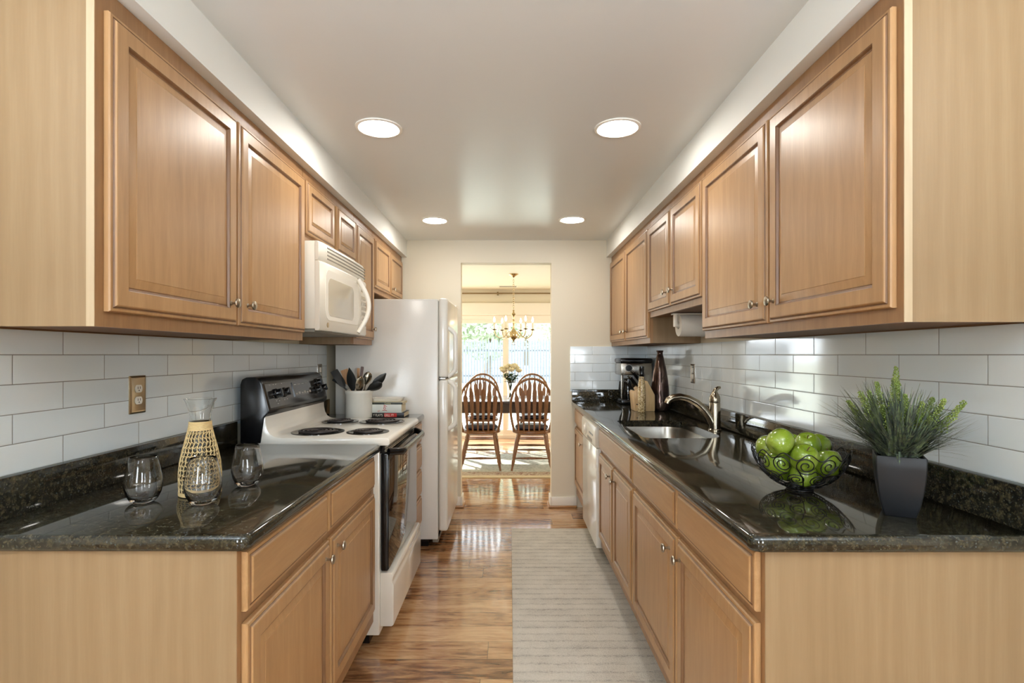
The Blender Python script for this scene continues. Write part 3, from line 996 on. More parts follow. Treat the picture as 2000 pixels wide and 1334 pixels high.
sp = [(fx - 0.012, fy, 0.955), (fx - 0.03, fy, 0.99), (fx - 0.058, fy, 1.025), (fx - 0.095, fy, 1.058), (fx - 0.14, fy, 1.082), (fx - 0.185, fy, 1.092), (fx - 0.222, fy, 1.088), (fx - 0.245, fy, 1.074), (fx - 0.253, fy, 1.056)]
b = B().tube(sp, [0.024, 0.022, 0.020, 0.019, 0.018, 0.018, 0.018, 0.018, 0.0165], 14)
obj('spout', b, M['faucet'], fa, 60)

# ------------------------------------------------------------------ electric stove
RY0, RY1 = 2.418, 3.178
rg = thing('electric_stove', 'white and black electric coil stove', 'stove', (-0.9, 2.798, 0))
obj('base', B().box(-1.15, -0.64, RY0 + 0.03, RY1 - 0.03, 0, 0.05), M['blackp'], rg)
obj('body', B().box(-1.20, -0.5875, RY0, RY1, 0.05, 0.904, 0.006), M['enamel'], rg)
prof = [(-1.20, 0.905), (-0.548, 0.905), (-0.541, 0.912), (-0.540, 0.928), (-0.546, 0.937), (-0.556, 0.940), (-1.03, 0.940), (-1.058, 0.944), (-1.079, 0.957), (-1.092, 0.98), (-1.098, 1.01), (-1.100, 1.055), (-1.20, 1.055)]
obj('cooktop', B().prism(prof, 'y', RY0 - 0.001, RY1 + 0.001, 0, 0.004), M['enamel'], rg, 30)
prof = [(-1.212, 0.915), (-1.12, 0.915), (-1.104, 1.03), (-1.083, 1.052), (-1.081, 1.064), (-1.112, 1.186), (-1.122, 1.203), (-1.145, 1.213), (-1.185, 1.213), (-1.205, 1.203), (-1.212, 1.18)]
bg = obj('backguard', B().prism(prof, 'y', RY0 - 0.006, RY1 + 0.004, 0, 0.008), M['blackp'], rg, 30)
P0, P1 = Vector((-1.0815, 0, 1.068)), Vector((-1.1125, 0, 1.184))
pu = (P1 - P0).normalized()
pn = Vector((pu.z, 0, -pu.x))


def pp(y, v, w=0.0):
    q = P0 + pu * v + pn * w
    return (q.x, y, q.z)


L_ = (P1 - P0).length


def plate_on(y0, y1, v0, v1, w0, w1, mi=0, b=None):
    b = b or B()
    lo = [pp(y0, v0, w0), pp(y1, v0, w0), pp(y1, v1, w0), pp(y0, v1, w0)]
    hi = [pp(y0, v0, w1), pp(y1, v0, w1), pp(y1, v1, w1), pp(y0, v1, w1)]
    return b.rings([lo, hi], mi)


obj('control_panel', plate_on(RY0 + 0.012, RY1 - 0.012, 0.004, L_ - 0.004, 0, 0.002), M['panel_d'], bg)
dsp = obj('display', plate_on(2.72, 2.955, 0.035, 0.108, 0.002, 0.006), M['blackg'], bg)
b = B()
for k in range(6):
    plate_on(2.735 + k * 0.036, 2.760 + k * 0.036, 0.044, 0.052 + 0.004 * (k % 2), 0.006, 0.0064, 0, b)
for k in range(4):
    plate_on(2.735 + k * 0.05, 2.765 + k * 0.05, 0.094, 0.097, 0.006, 0.0064, 0, b)
obj('printed_marks', b, M['mark'], dsp)
q = Vector((pn.x, pn.y, pn.z))
for (ky, kv, kr) in ((2.515, 0.066, 0.023), (2.605, 0.066, 0.023), (3.06, 0.09, 0.022), (3.02, 0.05, 0.021), (3.115, 0.055, 0.022)):
    b = B()
    rot = Vector((0, 0, 1)).rotation_difference(pn).to_matrix()
    rs = []
    for r_, h_ in ((kr, 0.002), (kr, 0.010), (kr * 0.82, 0.013), (kr * 0.74, 0.03), (kr * 0.66, 0.033)):
        rs.append([tuple(Vector(pp(ky, kv)) + rot @ Vector((r_ * math.cos(2 * PI * k / 24), r_ * math.sin(2 * PI * k / 24), h_))) for k in range(24)])
    b.rings(rs)
    plate_on(ky - 0.004, ky + 0.004, kv - kr * 0.8, kv + kr * 0.8, 0.012, 0.037, 0, b)
    kn = obj('knob', b, M['blackp'], bg)
b = B()
for y, v in ((2.47, 0.108), (2.51, 0.108), (2.535, 0.108), (2.60, 0.108), (2.50, 0.03), (2.53, 0.028), (2.59, 0.028), (2.62, 0.03), (2.51, 0.016), (3.10, 0.1)):
    plate_on(y, y + 0.012, v, v + 0.004, 0.002, 0.0026, 0, b)
for y in (2.515, 2.605):
    for k in range(9):
        a = PI * (1.15 + 0.7 * k / 8)
        plate_on(y + 0.03 * math.cos(a) - 0.001, y + 0.03 * math.cos(a) + 0.002, 0.066 + 0.03 * math.sin(a), 0.068 + 0.03 * math.sin(a), 0.002, 0.0026, 0, b)
obj('printed_marks', b, M['mark'], bg)
for (bx_, by_, br_) in ((-0.93, 2.607, 0.124), (-0.688, 2.605, 0.101), (-0.95, 3.01, 0.101), (-0.715, 3.008, 0.124)):
    b = B().lathe([(br_, 0.0), (br_, 0.003), (br_ - 0.006, 0.0045), (br_ - 0.016, 0.003), (br_ - 0.03, 0.0012), (0.01, 0.001)], (bx_, by_, 0.940), 40)
    bn = obj('burner', b, M['pan'], rg)
    pts = []
    rmax = br_ - 0.030
    turns = 4.0 if br_ > 0.1 else 3.0
    N = int(turns * 26)
    for k in range(N + 1):
        a = 2 * PI * turns * k / N
        r_ = 0.02 + (rmax - 0.02) * k / N
        pts.append((bx_ + r_ * math.cos(a), by_ + r_ * math.sin(a), 0.9470))
    obj('coil', B().tube(pts, 0.0050, 8), M['coil'], bn, 60)
# oven door
od = obj('oven_door', B().box(-0.585, -0.551, RY0 + 0.012, RY1 - 0.012, 0.336, 0.866, 0.006), M['blackp'], rg)
obj('window', B().box(-0.5515, -0.5485, RY0 + 0.016, RY1 - 0.016, 0.342, 0.84, 0.001), M['blackg'], od)
hp = []
for k in range(25):
    s_ = k / 24
    y = RY0 + 0.03 + s_ * (RY1 - RY0 - 0.06)
    e = min(s_, 1 - s_)
    x = -0.553 + 0.055 * min(1, math.sin(min(e / 0.13, 1) * PI / 2))
    hp.append((x, y, 0.872 - 0.008 * min(1, e / 0.1)))
obj('handle', B().tube(hp, 0.012, 12, flat=1.45), M['blackp'], od, 60)
b = B().box(-0.5875, -0.565, RY0 + 0.01, RY1 - 0.01, 0.868, 0.904)
vt = obj('vent', b, M['blackp'], rg)
b = B()
for k in range(3):
    b.box(-0.566, -0.560 + 0.003 * k, RY0 + 0.03, RY1 - 0.03, 0.873 + k * 0.011, 0.877 + k * 0.011)
obj('vent_slats', b, M['steel'], vt)
prof = [(-0.587, 0.085), (-0.535, 0.085), (-0.526, 0.092), (-0.525, 0.27), (-0.531, 0.285), (-0.530, 0.30), (-0.526, 0.312), (-0.533, 0.328), (-0.587, 0.328)]
obj('storage_drawer', B().prism(prof, 'y', RY0 + 0.012, RY1 - 0.012, 0, 0.004), M['enamel'], rg, 30)

# ------------------------------------------------------------------ refrigerator
fg = thing('refrigerator', 'white top-freezer refrigerator beside the doorway', 'refrigerator', (-0.84, 4.0, 0))
F0, F1 = 3.66, 4.375
obj('body', B().box(-1.19, -0.49, F0, F1, 0.055, 1.694, 0.008), M['fridge'], fg)
obj('feet', B().box(-1.12, -0.56, F0 + 0.03, F1 - 0.03, 0, 0.055), M['blackp'], fg)
obj('gasket', B().box(-0.492, -0.484, F0 + 0.012, F1 - 0.012, 0.12, 1.68), M['grey'], fg)


def fdoor(name, z0, z1, h0, h1):
    d = obj(name, B().box(-0.485, -0.425, F0 - 0.002, F1 + 0.002, z0, z1, 0.016, seg=4), M['fridge_s'], fg)
    y = F0 + 0.045
    pts = []
    for k in range(17):
        s_ = k / 16
        e = min(s_, 1 - s_)
        pts.append((-0.428 + 0.052 * math.sin(min(e / 0.16, 1) * PI / 2), y, h0 + (h1 - h0) * s_))
    obj('handle', B().tube(pts, 0.013, 10, flat=1.25), M['fridge_s'], d, 60)
    return d


fdoor('freezer_door', 1.158, 1.700, 1.165, 1.50)
fdoor('fridge_door', 0.112, 1.145, 0.80, 1.138)
obj('hinge_cover', B().box(-0.50, -0.43, F1 - 0.07, F1 - 0.01, 1.695, 1.712, 0.004), M['fridge_s'], fg)
obj('hinge', B().box(-0.487, -0.44, F0, F0 + 0.03, 1.145, 1.158, 0.002), M['steel'], fg)
obj('kick_grille', B().box(-0.53, -0.49, F0 + 0.02, F1 - 0.02, 0.03, 0.105, 0.003), M['grey'], fg)

# ------------------------------------------------------------------ microwave
mw = thing('microwave', 'white over-the-range microwave with curved handle', 'microwave', (-1.05, 2.797, 1.42))
m0, m1 = 2.418, 3.176
obj('body', B().box(XL, -0.877, m0, m1, 1.432, 1.829, 0.004), M['plastic_w'], mw)
# front: gently bowed from end to end
def bow(y):
    s_ = (y - m0) / (m1 - m0)
    return -0.846 + 0.006 * (1 - (2 * s_ - 1) ** 2)


def bowed(y0, y1, z0, z1, xb, off, n=14, rnd=0.006):
    b = B()
    rs = []
    for k in range(n + 1):
        y = y0 + (y1 - y0) * k / n
        e = min(k, n - k)
        xo = bow(y) + off - (0.010 if e == 0 and rnd else 0)
        rs.append([(xb, y, z0), (xo - rnd, y, z0), (xo, y, z0 + rnd * 1.5), (xo, y, z1 - rnd * 1.5), (xo - rnd, y, z1), (xb, y, z1)])
    return b.rings(rs)


obj('grille', bowed(m0, m1, 1.742, 1.829, -0.877, -0.006), M['plastic_w'], mw, 40)
b = B()
for z in (1.757, 1.774, 1.791, 1.808):
    rs = []
    for k in range(9):
        y = 2.50 + (3.16 - 2.50) * k / 8
        x = bow(y) - 0.006
        rs.append([(x - 0.004, y, z), (x + 0.0012, y, z), (x + 0.0012, y, z + 0.0065), (x - 0.004, y, z + 0.0065)])
    b.rings(rs)
obj('vent_slots', b, M['grey'], mw)
md = obj('door', bowed(m0, 3.02, 1.425, 1.739, -0.877, 0.0), M['plastic_w'], mw, 40)
obj('control_panel', bowed(3.023, m1, 1.425, 1.739, -0.877, -0.002), M['plastic_w'], mw, 40)
b = B()
for r_ in range(6):
    for c_ in range(3):
        y = 3.055 + c_ * 0.036
        z = 1.48 + r_ * 0.03
        x = bow(y) - 0.002
        b.box(x - 0.001, x + 0.0014, y, y + 0.026, z, z + 0.018)
b.box(bow(3.1) - 0.004, bow(3.1) - 0.0005, 3.05, 3.15, 1.672, 1.712)
obj('keypad', b, M['glass_dw'], mw)


def bow_patch(y0, y1, z0, z1, off, th, r=0.03):
    b = B()
    rs = []
    ys = [y0 + r * (1 - math.cos(PI / 2 * k / 5)) for k in range(6)]
    ys += [y0 + r + (y1 - y0 - 2 * r) * k / 8 for k in range(1, 8)] + [y0 + y1 - y for y in ys[::-1]]
    for y in ys:
        e = max(0.0, r - min(y - y0, y1 - y))
        d_ = r - math.sqrt(max(0.0, r * r - e * e)) if e > 0 else 0.0
        d_ = min(d_, (z1 - z0) / 2 - 0.0005)
        xo = bow(y) + off
        rs.append([(xo - 0.002, y, z0 + d_), (xo + th, y, z0 + d_), (xo + th, y, z1 - d_), (xo - 0.002, y, z1 - d_)])
    return b.rings(rs)


obj('window_surround', bow_patch(2.462, 2.985, 1.475, 1.708, 0.0, 0.0015, 0.045), M['white'], md)
obj('window', bow_patch(2.492, 2.885, 1.497, 1.672, 0.0015, 0.0012, 0.035), M['glass_dw'], md)
obj('badge', B().lathe([(0.012, 0), (0.012, 0.002), (0.009, 0.0025), (0.0, 0.0025)], (bow(2.49) + 0.0, 2.49, 1.452), 20, axis='x'), M['plate'], md)
pts = []
for k in range(21):
    s_ = k / 20
    pts.append((bow(2.975) + 0.004 + 0.052 * math.sin(PI * s_), 2.965 + 0.03 * math.sin(PI * s_), 1.436 + 0.294 * s_))
obj('handle', B().tube(pts, 0.0155, 12, flat=0.8), M['white'], md, 60)
b = B().box(XL + 0.02, -0.885, m0 + 0.02, m1 - 0.02, 1.418, 1.432, 0.002)
obj('underside', b, M['grey'], mw)

# ------------------------------------------------------------------ dishwasher
dw = thing('dishwasher', 'white built-in dishwasher under the sink-side worktop', 'dishwasher', (0.85, 3.68, 0))
d0, d1 = 3.372, 3.992
obj('tub', B().box(0.575, 1.16, d0 + 0.004, d1 - 0.004, 0.10, 0.868), M['fridge_s'], dw)
obj('kick_panel', B().box(0.655, 1.1, d0 + 0.004, d1 - 0.004, 0, 0.10), M['blackp'], dw)
dd = obj('door', B().box(0.541, 0.575, d0, d1, 0.10, 0.725, 0.006), M['fridge_s'], dw)
prof = [(0.575, 0.729), (0.541, 0.729), (0.534, 0.74), (0.533, 0.83), (0.538, 0.856), (0.552, 0.868), (0.575, 0.868)]
pc = obj('control_panel', B().prism(prof, 'y', d0, d1, 0, 0.004), M['plastic_w'], dw, 30)
obj('dial', B().lathe([(0.042, 0), (0.040, -0.003), (0.026, -0.005), (0.024, -0.012), (0.0, -0.013)], (0.533, 3.80, 0.795), 28, axis='x'), M['white'], pc)
b = B()
for k in range(4):
    b.box(0.5315, 0.534, 3.46 + 0.045 * k, 3.488 + 0.045 * k, 0.79, 0.803)
obj('buttons', b, M['mark'], pc)
obj('latch_recess', B().box(0.5322, 0.534, 3.50, 3.70, 0.745, 0.765), M['grey'], pc)

# ------------------------------------------------------------------ recessed ceiling lamps
def can(x, y, label):
    t = thing('recessed_lamp', label, 'ceiling light', (x, y, ZC), 0, 'recessed ceiling lamps')
    b = B().lathe([(0.100, 0.0), (0.0995, -0.004), (0.088, -0.007), (0.083, -0.004)], (x, y, ZC), 48, cap0=False, cap1=False)
    obj('trim_ring', b, M['trimw'], t)
    b = B().lathe([(0.084, -0.0035), (0.05, -0.004), (0.0, -0.004)], (x, y, ZC), 32, cap0=False, cap1=False)
    obj('lit_disc', b, M['lamp'], t)
    return t


can(-0.569, 2.335, 'recessed lamp near the big stove-side cabinet, larger in view')
can(0.467, 2.335, 'recessed lamp near the sink-side cabinets, larger in view')
can(-0.551, 3.94, 'small far recessed lamp on the refrigerator side of the ceiling')
can(0.454, 3.92, 'small far recessed lamp on the coffee maker side of the ceiling')

# ------------------------------------------------------------------ kitchen runner
b = B().box(0.012, 0.642, 1.0, 4.035, 0.0, 0.012, 0.003)
tag(obj('kitchen_runner', b, M['runner']), 'long cream ribbed runner on the wood floor by the sink cabinets', 'rug')

# ------------------------------------------------------------------ things on the stove-side worktop
ZW = 0.9143


def tumbler(x, y, label, proto=None):
    if proto:
        t = copy_tree(proto)
        t.location = (x, y, ZW)
        t['label'] = label
        return t
    outer = [(0.0, 0.0), (0.024, 0.0), (0.028, 0.001), (0.038, 0.010), (0.047, 0.026), (0.0515, 0.045), (0.051, 0.065), (0.047, 0.09), (0.042, 0.111), (0.0385, 0.124)]
    inner = [(0.0372, 0.1243), (0.0407, 0.111), (0.0455, 0.09), (0.0493, 0.065), (0.0495, 0.046), (0.0445, 0.028), (0.034, 0.016), (0.02, 0.011), (0.0, 0.0105)]
    outer = [(r_ * (0.88 if z_ < 0.08 else 0.85), z_) for r_, z_ in outer]
    inner = [(r_ - 0.0011, z_) for r_, z_ in outer[::-1][:-5]]
    inner = [(inner[0][0], 0.1243)] + inner[1:] + [(0.034, 0.022), (0.026, 0.012), (0.014, 0.008), (0.0, 0.0075)]
    b = B().lathe(outer + inner, (0, 0, 0), 56, cap0=False, cap1=False)
    o = obj('stemless_glass', b, M['glass'], None, 70)
    o.location = (x, y, ZW)
    tag(o, label, 'glass', 'stemless wine glasses')
    return o


g1 = tumbler(-0.992, 1.455, 'clear stemless glass nearest the splashback, apart from carafe')
tumbler(-0.822, 1.44, 'clear stemless glass standing right before the straw carafe', g1)
tumbler(-0.803, 1.645, 'clear stemless glass behind the carafe, closest to the stove', g1)

cx, cy = -0.890, 1.545
cf = thing('carafe', 'flared glass carafe in a woven straw sleeve', 'carafe', (cx, cy, ZW))
CO = [(0.0, 0.001), (0.052, 0.001), (0.058, 0.006), (0.0600, 0.03), (0.0605, 0.06), (0.057, 0.095), (0.049, 0.13), (0.040, 0.162), (0.0335, 0.185), (0.0305, 0.204), (0.031, 0.222), (0.036, 0.245), (0.043, 0.264), (0.0485, 0.274)]
CO = [(r_ * 0.87, z_) for r_, z_ in CO]
CI = [(0.0470, 0.2745), (0.0413, 0.264), (0.0343, 0.245), (0.0293, 0.222), (0.0287, 0.204), (0.0317, 0.185), (0.038, 0.162), (0.047, 0.13), (0.055, 0.095), (0.0585, 0.06), (0.058, 0.03), (0.055, 0.010), (0.0, 0.008)]
CI = [(r_ * 0.87, z_) for r_, z_ in CI]
obj('glass', B().lathe(CO + CI, (cx, cy, ZW), 48, cap0=False, cap1=False), M['glass_g'], cf, 70)


def crad(z):
    for (r0, z0), (r1, z1) in zip(CO[2:], CO[3:]):
        if z0 <= z <= z1:
            return r0 + (r1 - r0) * (z - z0) / (z1 - z0)
    return CO[3][0]


b = B()
zs = [0.004 + 0.0025 * k for k in range(4)]
for z in zs:
    b.tube([(cx + 0.0535 * math.cos(2 * PI * k / 40), cy + 0.0535 * math.sin(2 * PI * k / 40), ZW + z) for k in range(40)], 0.0016, 6, closed=True)
for k in range(7):
    z = 0.186 + 0.0036 * k
    r_ = crad(z) + 0.0016
    b.tube([(cx + r_ * math.cos(2 * PI * q_ / 32), cy + r_ * math.sin(2 * PI * q_ / 32), ZW + z) for q_ in range(32)], 0.0019, 6, closed=True)
rows = 13
for k in range(1, rows + 1):
    z = 0.012 + (0.184 - 0.012) * k / (rows + 0.5)
    pts = []
    for q_ in range(96):
        zz = z + 0.0028 * math.sin(q_ * 2 * PI / 96 * 24 + k * 1.3)
        r_ = crad(zz) + 0.0017
        a = 2 * PI * q_ / 96
        pts.append((cx + r_ * math.cos(a), cy + r_ * math.sin(a), ZW + zz))
    b.tube(pts, 0.0012, 5, closed=True)
for m in range(24):
    a0 = 2 * PI * m / 24
    pts = []
    for k in range(40):
        z = 0.005 + 0.183 * k / 39
        r_ = crad(z) + 0.0017
        a = a0 + 0.5 * (k / 39) + 0.035 * math.sin(k / 39 * rows * PI)
        pts.append((cx + r_ * math.cos(a), cy + r_ * math.sin(a), ZW + z))
    b.tube(pts, 0.0013, 5)
obj('woven_sleeve', b, M['jute'], cf, 60)


# wall plates
def wall_plate(label, side, x, y, z, w, h, kind, pm, cat='outlet'):
    sg = 1 if side == 'L' else -1
    t = thing('wall_outlet' if kind == 'outlet' else 'light_switch', label, cat, (x, y, z))
    rs = []
    for ins, d in ((0, 0), (0, 0.003), (0.006, 0.0065), (0.009, 0.005)):
        rs.append([(x + sg * d, p[0], p[1]) for p in outline(y - w / 2, y + w / 2, z - h / 2, z + h / 2, (0.003,) * 4, ins, 3)])
    obj('plate', B().rings(rs), pm, t)
    if kind == 'outlet':
        for dz_ in (-0.0195, 0.0195):
            zz = z + dz_
            o2 = [(0.0165 * math.cos(2 * PI * k / 24) , max(-0.0125, min(0.0125, 0.0165 * math.sin(2 * PI * k / 24)))) for k in range(24)]
            b = B().rings([[(x + sg * 0.004, y + p[0], zz + p[1]) for p in o2], [(x + sg * 0.0075, y + p[0], zz + p[1]) for p in o2]])
            rc = obj('receptacle', b, M['white'], t)
            b = B()
            for sy in (-0.0055, 0.0055):
                b.box(min(x + sg * 0.007, x + sg * 0.0078), max(x + sg * 0.007, x + sg * 0.0078), y + sy - 0.001, y + sy + 0.001, zz - 0.001, zz + 0.007)
            b.lathe([(0.0022, sg * 0.007), (0.0022, sg * 0.0078)], (x, y, zz - 0.006), 10, axis='x')
            obj('slots', b, M['slot'], rc)
    else:
        for dz_ in (-0.02, 0.02):
            b = B().box(min(x + sg * 0.004, x + sg * 0.0085), max(x + sg * 0.004, x + sg * 0.0085), y - 0.014, y + 0.014, z + dz_ - 0.016, z + dz_ + 0.016, 0.002)
            obj('rocker', b, M['white'], t)
    return t


wall_plate('bronze plated double outlet on tiles beside the carafe', 'L', XL, 1.787, 1.182, 0.078, 0.125, 'outlet', M['plate'])
wall_plate('small silver switch plate on tiles behind stove, near refrigerator', 'L', XL, 3.50, 1.196, 0.075, 0.115, 'switch', M['steel'], 'switch')
wall_plate('silver switch plate on tiles beside the bronze vase', 'R', XR, 3.463, 1.193, 0.075, 0.122, 'switch', M['steel'], 'switch')

# ------------------------------------------------------------------ crock, utensils, books, tray
kx, ky = -0.961, 3.42
b = B().lathe([(0.0, 0.0), (0.078, 0.0), (0.083, 0.004), (0.084, 0.15), (0.087, 0.156), (0.088, 0.17), (0.085, 0.176), (0.080, 0.174), (0.078, 0.165), (0.077, 0.012), (0.0, 0.010)], (kx, ky, ZW), 40, cap0=False, cap1=False)
tag(obj('utensil_crock', b, M['crock']), 'cream stoneware crock full of cooking utensils', 'crock')


def utensil(name, label, tipx, tipy, kind, hm, mm, Yt, w=0.03, ln=0.09, base=(0, 0), tw=0.0, thick=0.003, fz=0.014):
    """tip at pixel (tipx, tipy) of the photograph's plane at distance Yt; foot inside the crock"""
    w, ln = w * 1.3, ln * 1.25
    foot = Vector((kx + base[0], ky + base[1], ZW + fz))
    tip = px(tipx, tipy, Yt)
    d = (tip - foot).normalized()
    t = thing(name, label, 'utensil', tuple(foot), 0, 'utensils in the crock')
    he = tip - d * ln
    obj('handle', B().tube([foot, foot + (he - foot) * 0.6, he], [0.006, 0.0055, 0.0045], 8), hm, t, 60)
    side = Vector((math.cos(tw), math.sin(tw), 0))
    side = (side - d * side.dot(d)).normalized()
    nrm = d.cross(side)
    shapes = {
        'flat': [(0, .35), (.15, .8), (.3, 1), (.98, 1.0), (1, .95)],
        'point': [(0, .2), (.2, .75), (.4, 1), (.65, .8), (.85, .4), (1, .03)],
        'spoon': [(0, .15), (.15, .45), (.35, .85), (.6, 1), (.82, .82), (.94, .5), (1, .08)],
        'leaf': [(0, .18), (.2, .6), (.5, 1), (.78, .75), (1, .1)],
        'stick': [(0, .35), (.5, .42), (.95, .5), (1, .4)],
    }[kind]
    fine = []
    for q_ in range(25 if kind in ('spoon', 'leaf', 'point') else 0):
        s_ = q_ / 24
        for (s0, w0), (s1, w1) in zip(shapes, shapes[1:]):
            if s0 <= s_ <= s1:
                u_ = (s_ - s0) / (s1 - s0)
                fine.append((s_, w0 + (w1 - w0) * u_))
                break
    for _ in range(2):
        fine = [(s_, w_ if i in (0, len(fine) - 1) else (fine[i - 1][1] + w_ + fine[i + 1][1]) / 3) for i, (s_, w_) in enumerate(fine)]
    shapes = fine or shapes
    cup = {'spoon': 0.35, 'leaf': 0.25}.get(kind, 0.06)
    b = B()
    rs = []
    for s_, ww in shapes:
        c = he + d * (ln * s_)
        ring = []
        for k in range(7):
            u = -1 + 2 * k / 6
            ring.append(tuple(c + side * (u * w * ww) + nrm * (-cup * w * ww * (1 - u * u)) + nrm * thick / 2))
        for k in range(7):
            u = 1 - 2 * k / 6
            ring.append(tuple(c + side * (u * w * ww) + nrm * (-cup * w * ww * (1 - u * u)) - nrm * thick / 2))
        rs.append(ring)
    obj('blade' if kind in ('flat', 'point', 'stick') else 'bowl', b.rings(rs), mm, t, 50)
    return t


utensil('spatula', 'black turner leaning farthest towards the tiled wall', 652, 724, 'flat', M['nylon'], M['nylon'], 3.40, 0.019, 0.10, (0.035, -0.035), 0.5)
utensil('spatula', 'pale wooden spatula leaning out beside the black turner', 672, 722, 'flat', M['spoonwood'], M['spoonwood'], 3.43, 0.018, 0.085, (0.01, 0.0), 0.2)
utensil('turner', 'black pointed cake slice at the front of crock', 682, 718, 'point', M['nylon'], M['nylon'], 3.365, 0.026, 0.12, (0.005, -0.045), -0.2)
utensil('wooden_spoon', 'light wooden spoon handle upright in the middle of crock', 700, 719, 'stick', M['spoonwood'], M['spoonwood'], 3.44, 0.014, 0.08, (-0.01, 0.02), 0.1)
utensil('wooden_spoon', 'dark brown wooden handle, the highest in the crock', 708, 716, 'stick', M['brownwood'], M['brownwood'], 3.43, 0.015, 0.10, (-0.02, 0.0), 0.2)
utensil('serving_spoon', 'steel spoon with rounded bowl behind the dark handle', 721, 726, 'spoon', M['utensil_steel'], M['utensil_steel'], 3.46, 0.022, 0.07, (-0.02, 0.03), 0.4)
utensil('serving_spoon', 'large grey-black spoon curving over the front crock rim', 705, 734, 'spoon', M['nylon'], M['utensil_steel'], 3.36, 0.026, 0.095, (-0.01, -0.03), 0.9)
utensil('slotted_spoon', 'black leaf-shaped slotted spoon leaning towards the books, upper one', 754, 729, 'leaf', M['nylon'], M['nylon'], 3.42, 0.022, 0.12, (-0.03, 0.0), 0.3, fz=0.075)
utensil('ladle', 'black ladle with round bowl resting low towards the books', 746, 748, 'spoon', M['nylon'], M['nylon'], 3.38, 0.028, 0.085, (-0.045, -0.02), 0.3, fz=0.125)
utensil('tongs', 'thin black utensil end poking out lowest on the wall side', 650, 741, 'stick', M['nylon'], M['nylon'], 3.45, 0.012, 0.06, (0.03, 0.035), 0.2, fz=0.09)


def book(label, x1, y0, z0, w, d, th, cover, spine=None, top=None):
    t = thing('cookbook', label, 'book', (x1 - w / 2, y0 + d / 2, z0), 0, 'cookbooks by the crock')
    b = B().box(x1 - w, x1, y0, y0 + d, z0, z0 + 0.0025, 0.0008).box(x1 - w, x1, y0, y0 + d, z0 + th - 0.0025, z0 + th, 0.0008)
    obj('cover', b, top or cover, t)
    obj('spine', B().box(x1 - w, x1, y0 - 0.001, y0 + 0.003, z0, z0 + th, 0.0008), spine or cover, t)
    obj('pages', B().box(x1 - w + 0.003, x1 - 0.003, y0 + 0.003, y0 + d - 0.004, z0 + 0.0025, z0 + th - 0.0025), M['paper'], t)
    return t


by = 3.43
z = ZW
b1 = book('cookbook with black spine and bold cream lettering, bottom of stack', -0.676, by, z, 0.235, 0.18, 0.030, M['cover_k'])
text('lettering', "Y FLAY'S", 0.0225, (-0.873, by - 0.0015, z + 0.0065), (PI / 2, 0, 0), M['cream_t'], b1, sx=0.72)
obj('red_band', B().box(-0.803, -0.722, by - 0.0014, by - 0.0006, z + 0.003, z + 0.027), M['red'], b1)
text('lettering', "GRILL IT!", 0.0215, (-0.801, by - 0.002, z + 0.0065), (PI / 2, 0, 0), M['cream_t'], b1, sx=0.70)
z += 0.030
b2 = book('thick pale cookbook with red script, middle of stack', -0.692, by, z, 0.22, 0.155, 0.053, M['cover_w'])
text('lettering', "Joy", 0.032, (-0.792, by - 0.0015, z + 0.012), (PI / 2, -PI / 2, 0), M['red'], b2)
text('lettering', "of", 0.016, (-0.845, by - 0.0015, z + 0.006), (PI / 2, 0, 0), M['red'], b2)
z += 0.053
b3 = book('thin cookbook with dark green spine, top of stack', -0.686, by, z, 0.225, 0.165, 0.013, M['cover_g'], None, M['cover_c'])
text('lettering', "Cooking", 0.0115, (-0.80, by - 0.0015, z + 0.003), (PI / 2, 0, 0), M['yellow_t'], b3)
b = B()
z += 0.013
rs = []
for ins, zz in ((0.012, 0.0), (0.004, 0.004), (0.0, 0.018), (-0.004, 0.022), (0.0, 0.023), (0.005, 0.019), (0.010, 0.006), (0.03, 0.005)):
    rs.append([(p[0], p[1], z + zz) for p in outline(-0.90, -0.70, by + 0.03, by + 0.155, (0.03,) * 4, ins, 6)])
b.rings(rs)
tag(obj('serving_dish', b, M['enamel'], None, 50), 'shallow white oval dish lying on the cookbooks', 'dish')

# ------------------------------------------------------------------ things on the sink-side worktop
# coffee maker
cm = thing('coffee_maker', 'silver and black coffee maker in the worktop corner', 'coffee maker', (1.03, 4.42, ZW))
q0, q1 = 4.32, 4.56
obj('base', B().box(0.895, 1.145, q0, q1, ZW, ZW + 0.04, 0.012), M['blackp'], cm)
obj('tower', B().box(1.05, 1.145, q0, q1, ZW + 0.04, ZW + 0.25, 0.01), M['steel'], cm)
hd = obj('brew_head', B().box(0.888, 1.145, q0 - 0.004, q1, ZW + 0.235, ZW + 0.335, 0.014), M['steel'], cm)
obj('lid', B().box(0.885, 1.148, q0 - 0.008, q1, ZW + 0.332, ZW + 0.372, 0.014), M['blackp'], cm)
obj('badge', B().lathe([(0.026, 0), (0.024, -0.002), (0.0, -0.0025)], (0.955, q0 - 0.004, ZW + 0.293), 24, axis='y'), M['blackp'], hd)
obj('badge_ring', B().lathe([(0.030, 0), (0.030, -0.0012), (0.026, -0.0012)], (0.955, q0 - 0.004, ZW + 0.293), 24, axis='y'), M['mark'], hd)
b = B().lathe([(0.0, 0.0), (0.055, 0.0), (0.06, 0.02), (0.062, 0.07), (0.052, 0.12), (0.042, 0.15), (0.044, 0.165), (0.0, 0.168)], (0.975, 4.43, ZW + 0.041), 28)
cj = obj('coffee_jug', b, M['blackg'], cm)
obj('jug_handle', B().tube([(0.925, 4.40, ZW + 0.185), (0.898, 4.385, ZW + 0.18), (0.893, 4.383, ZW + 0.12), (0.912, 4.395, ZW + 0.075)], 0.008, 8), M['blackp'], cj, 60)
obj('front_column', B().box(0.893, 0.912, q0, q0 + 0.022, ZW + 0.04, ZW + 0.238, 0.003), M['steel'], cm)

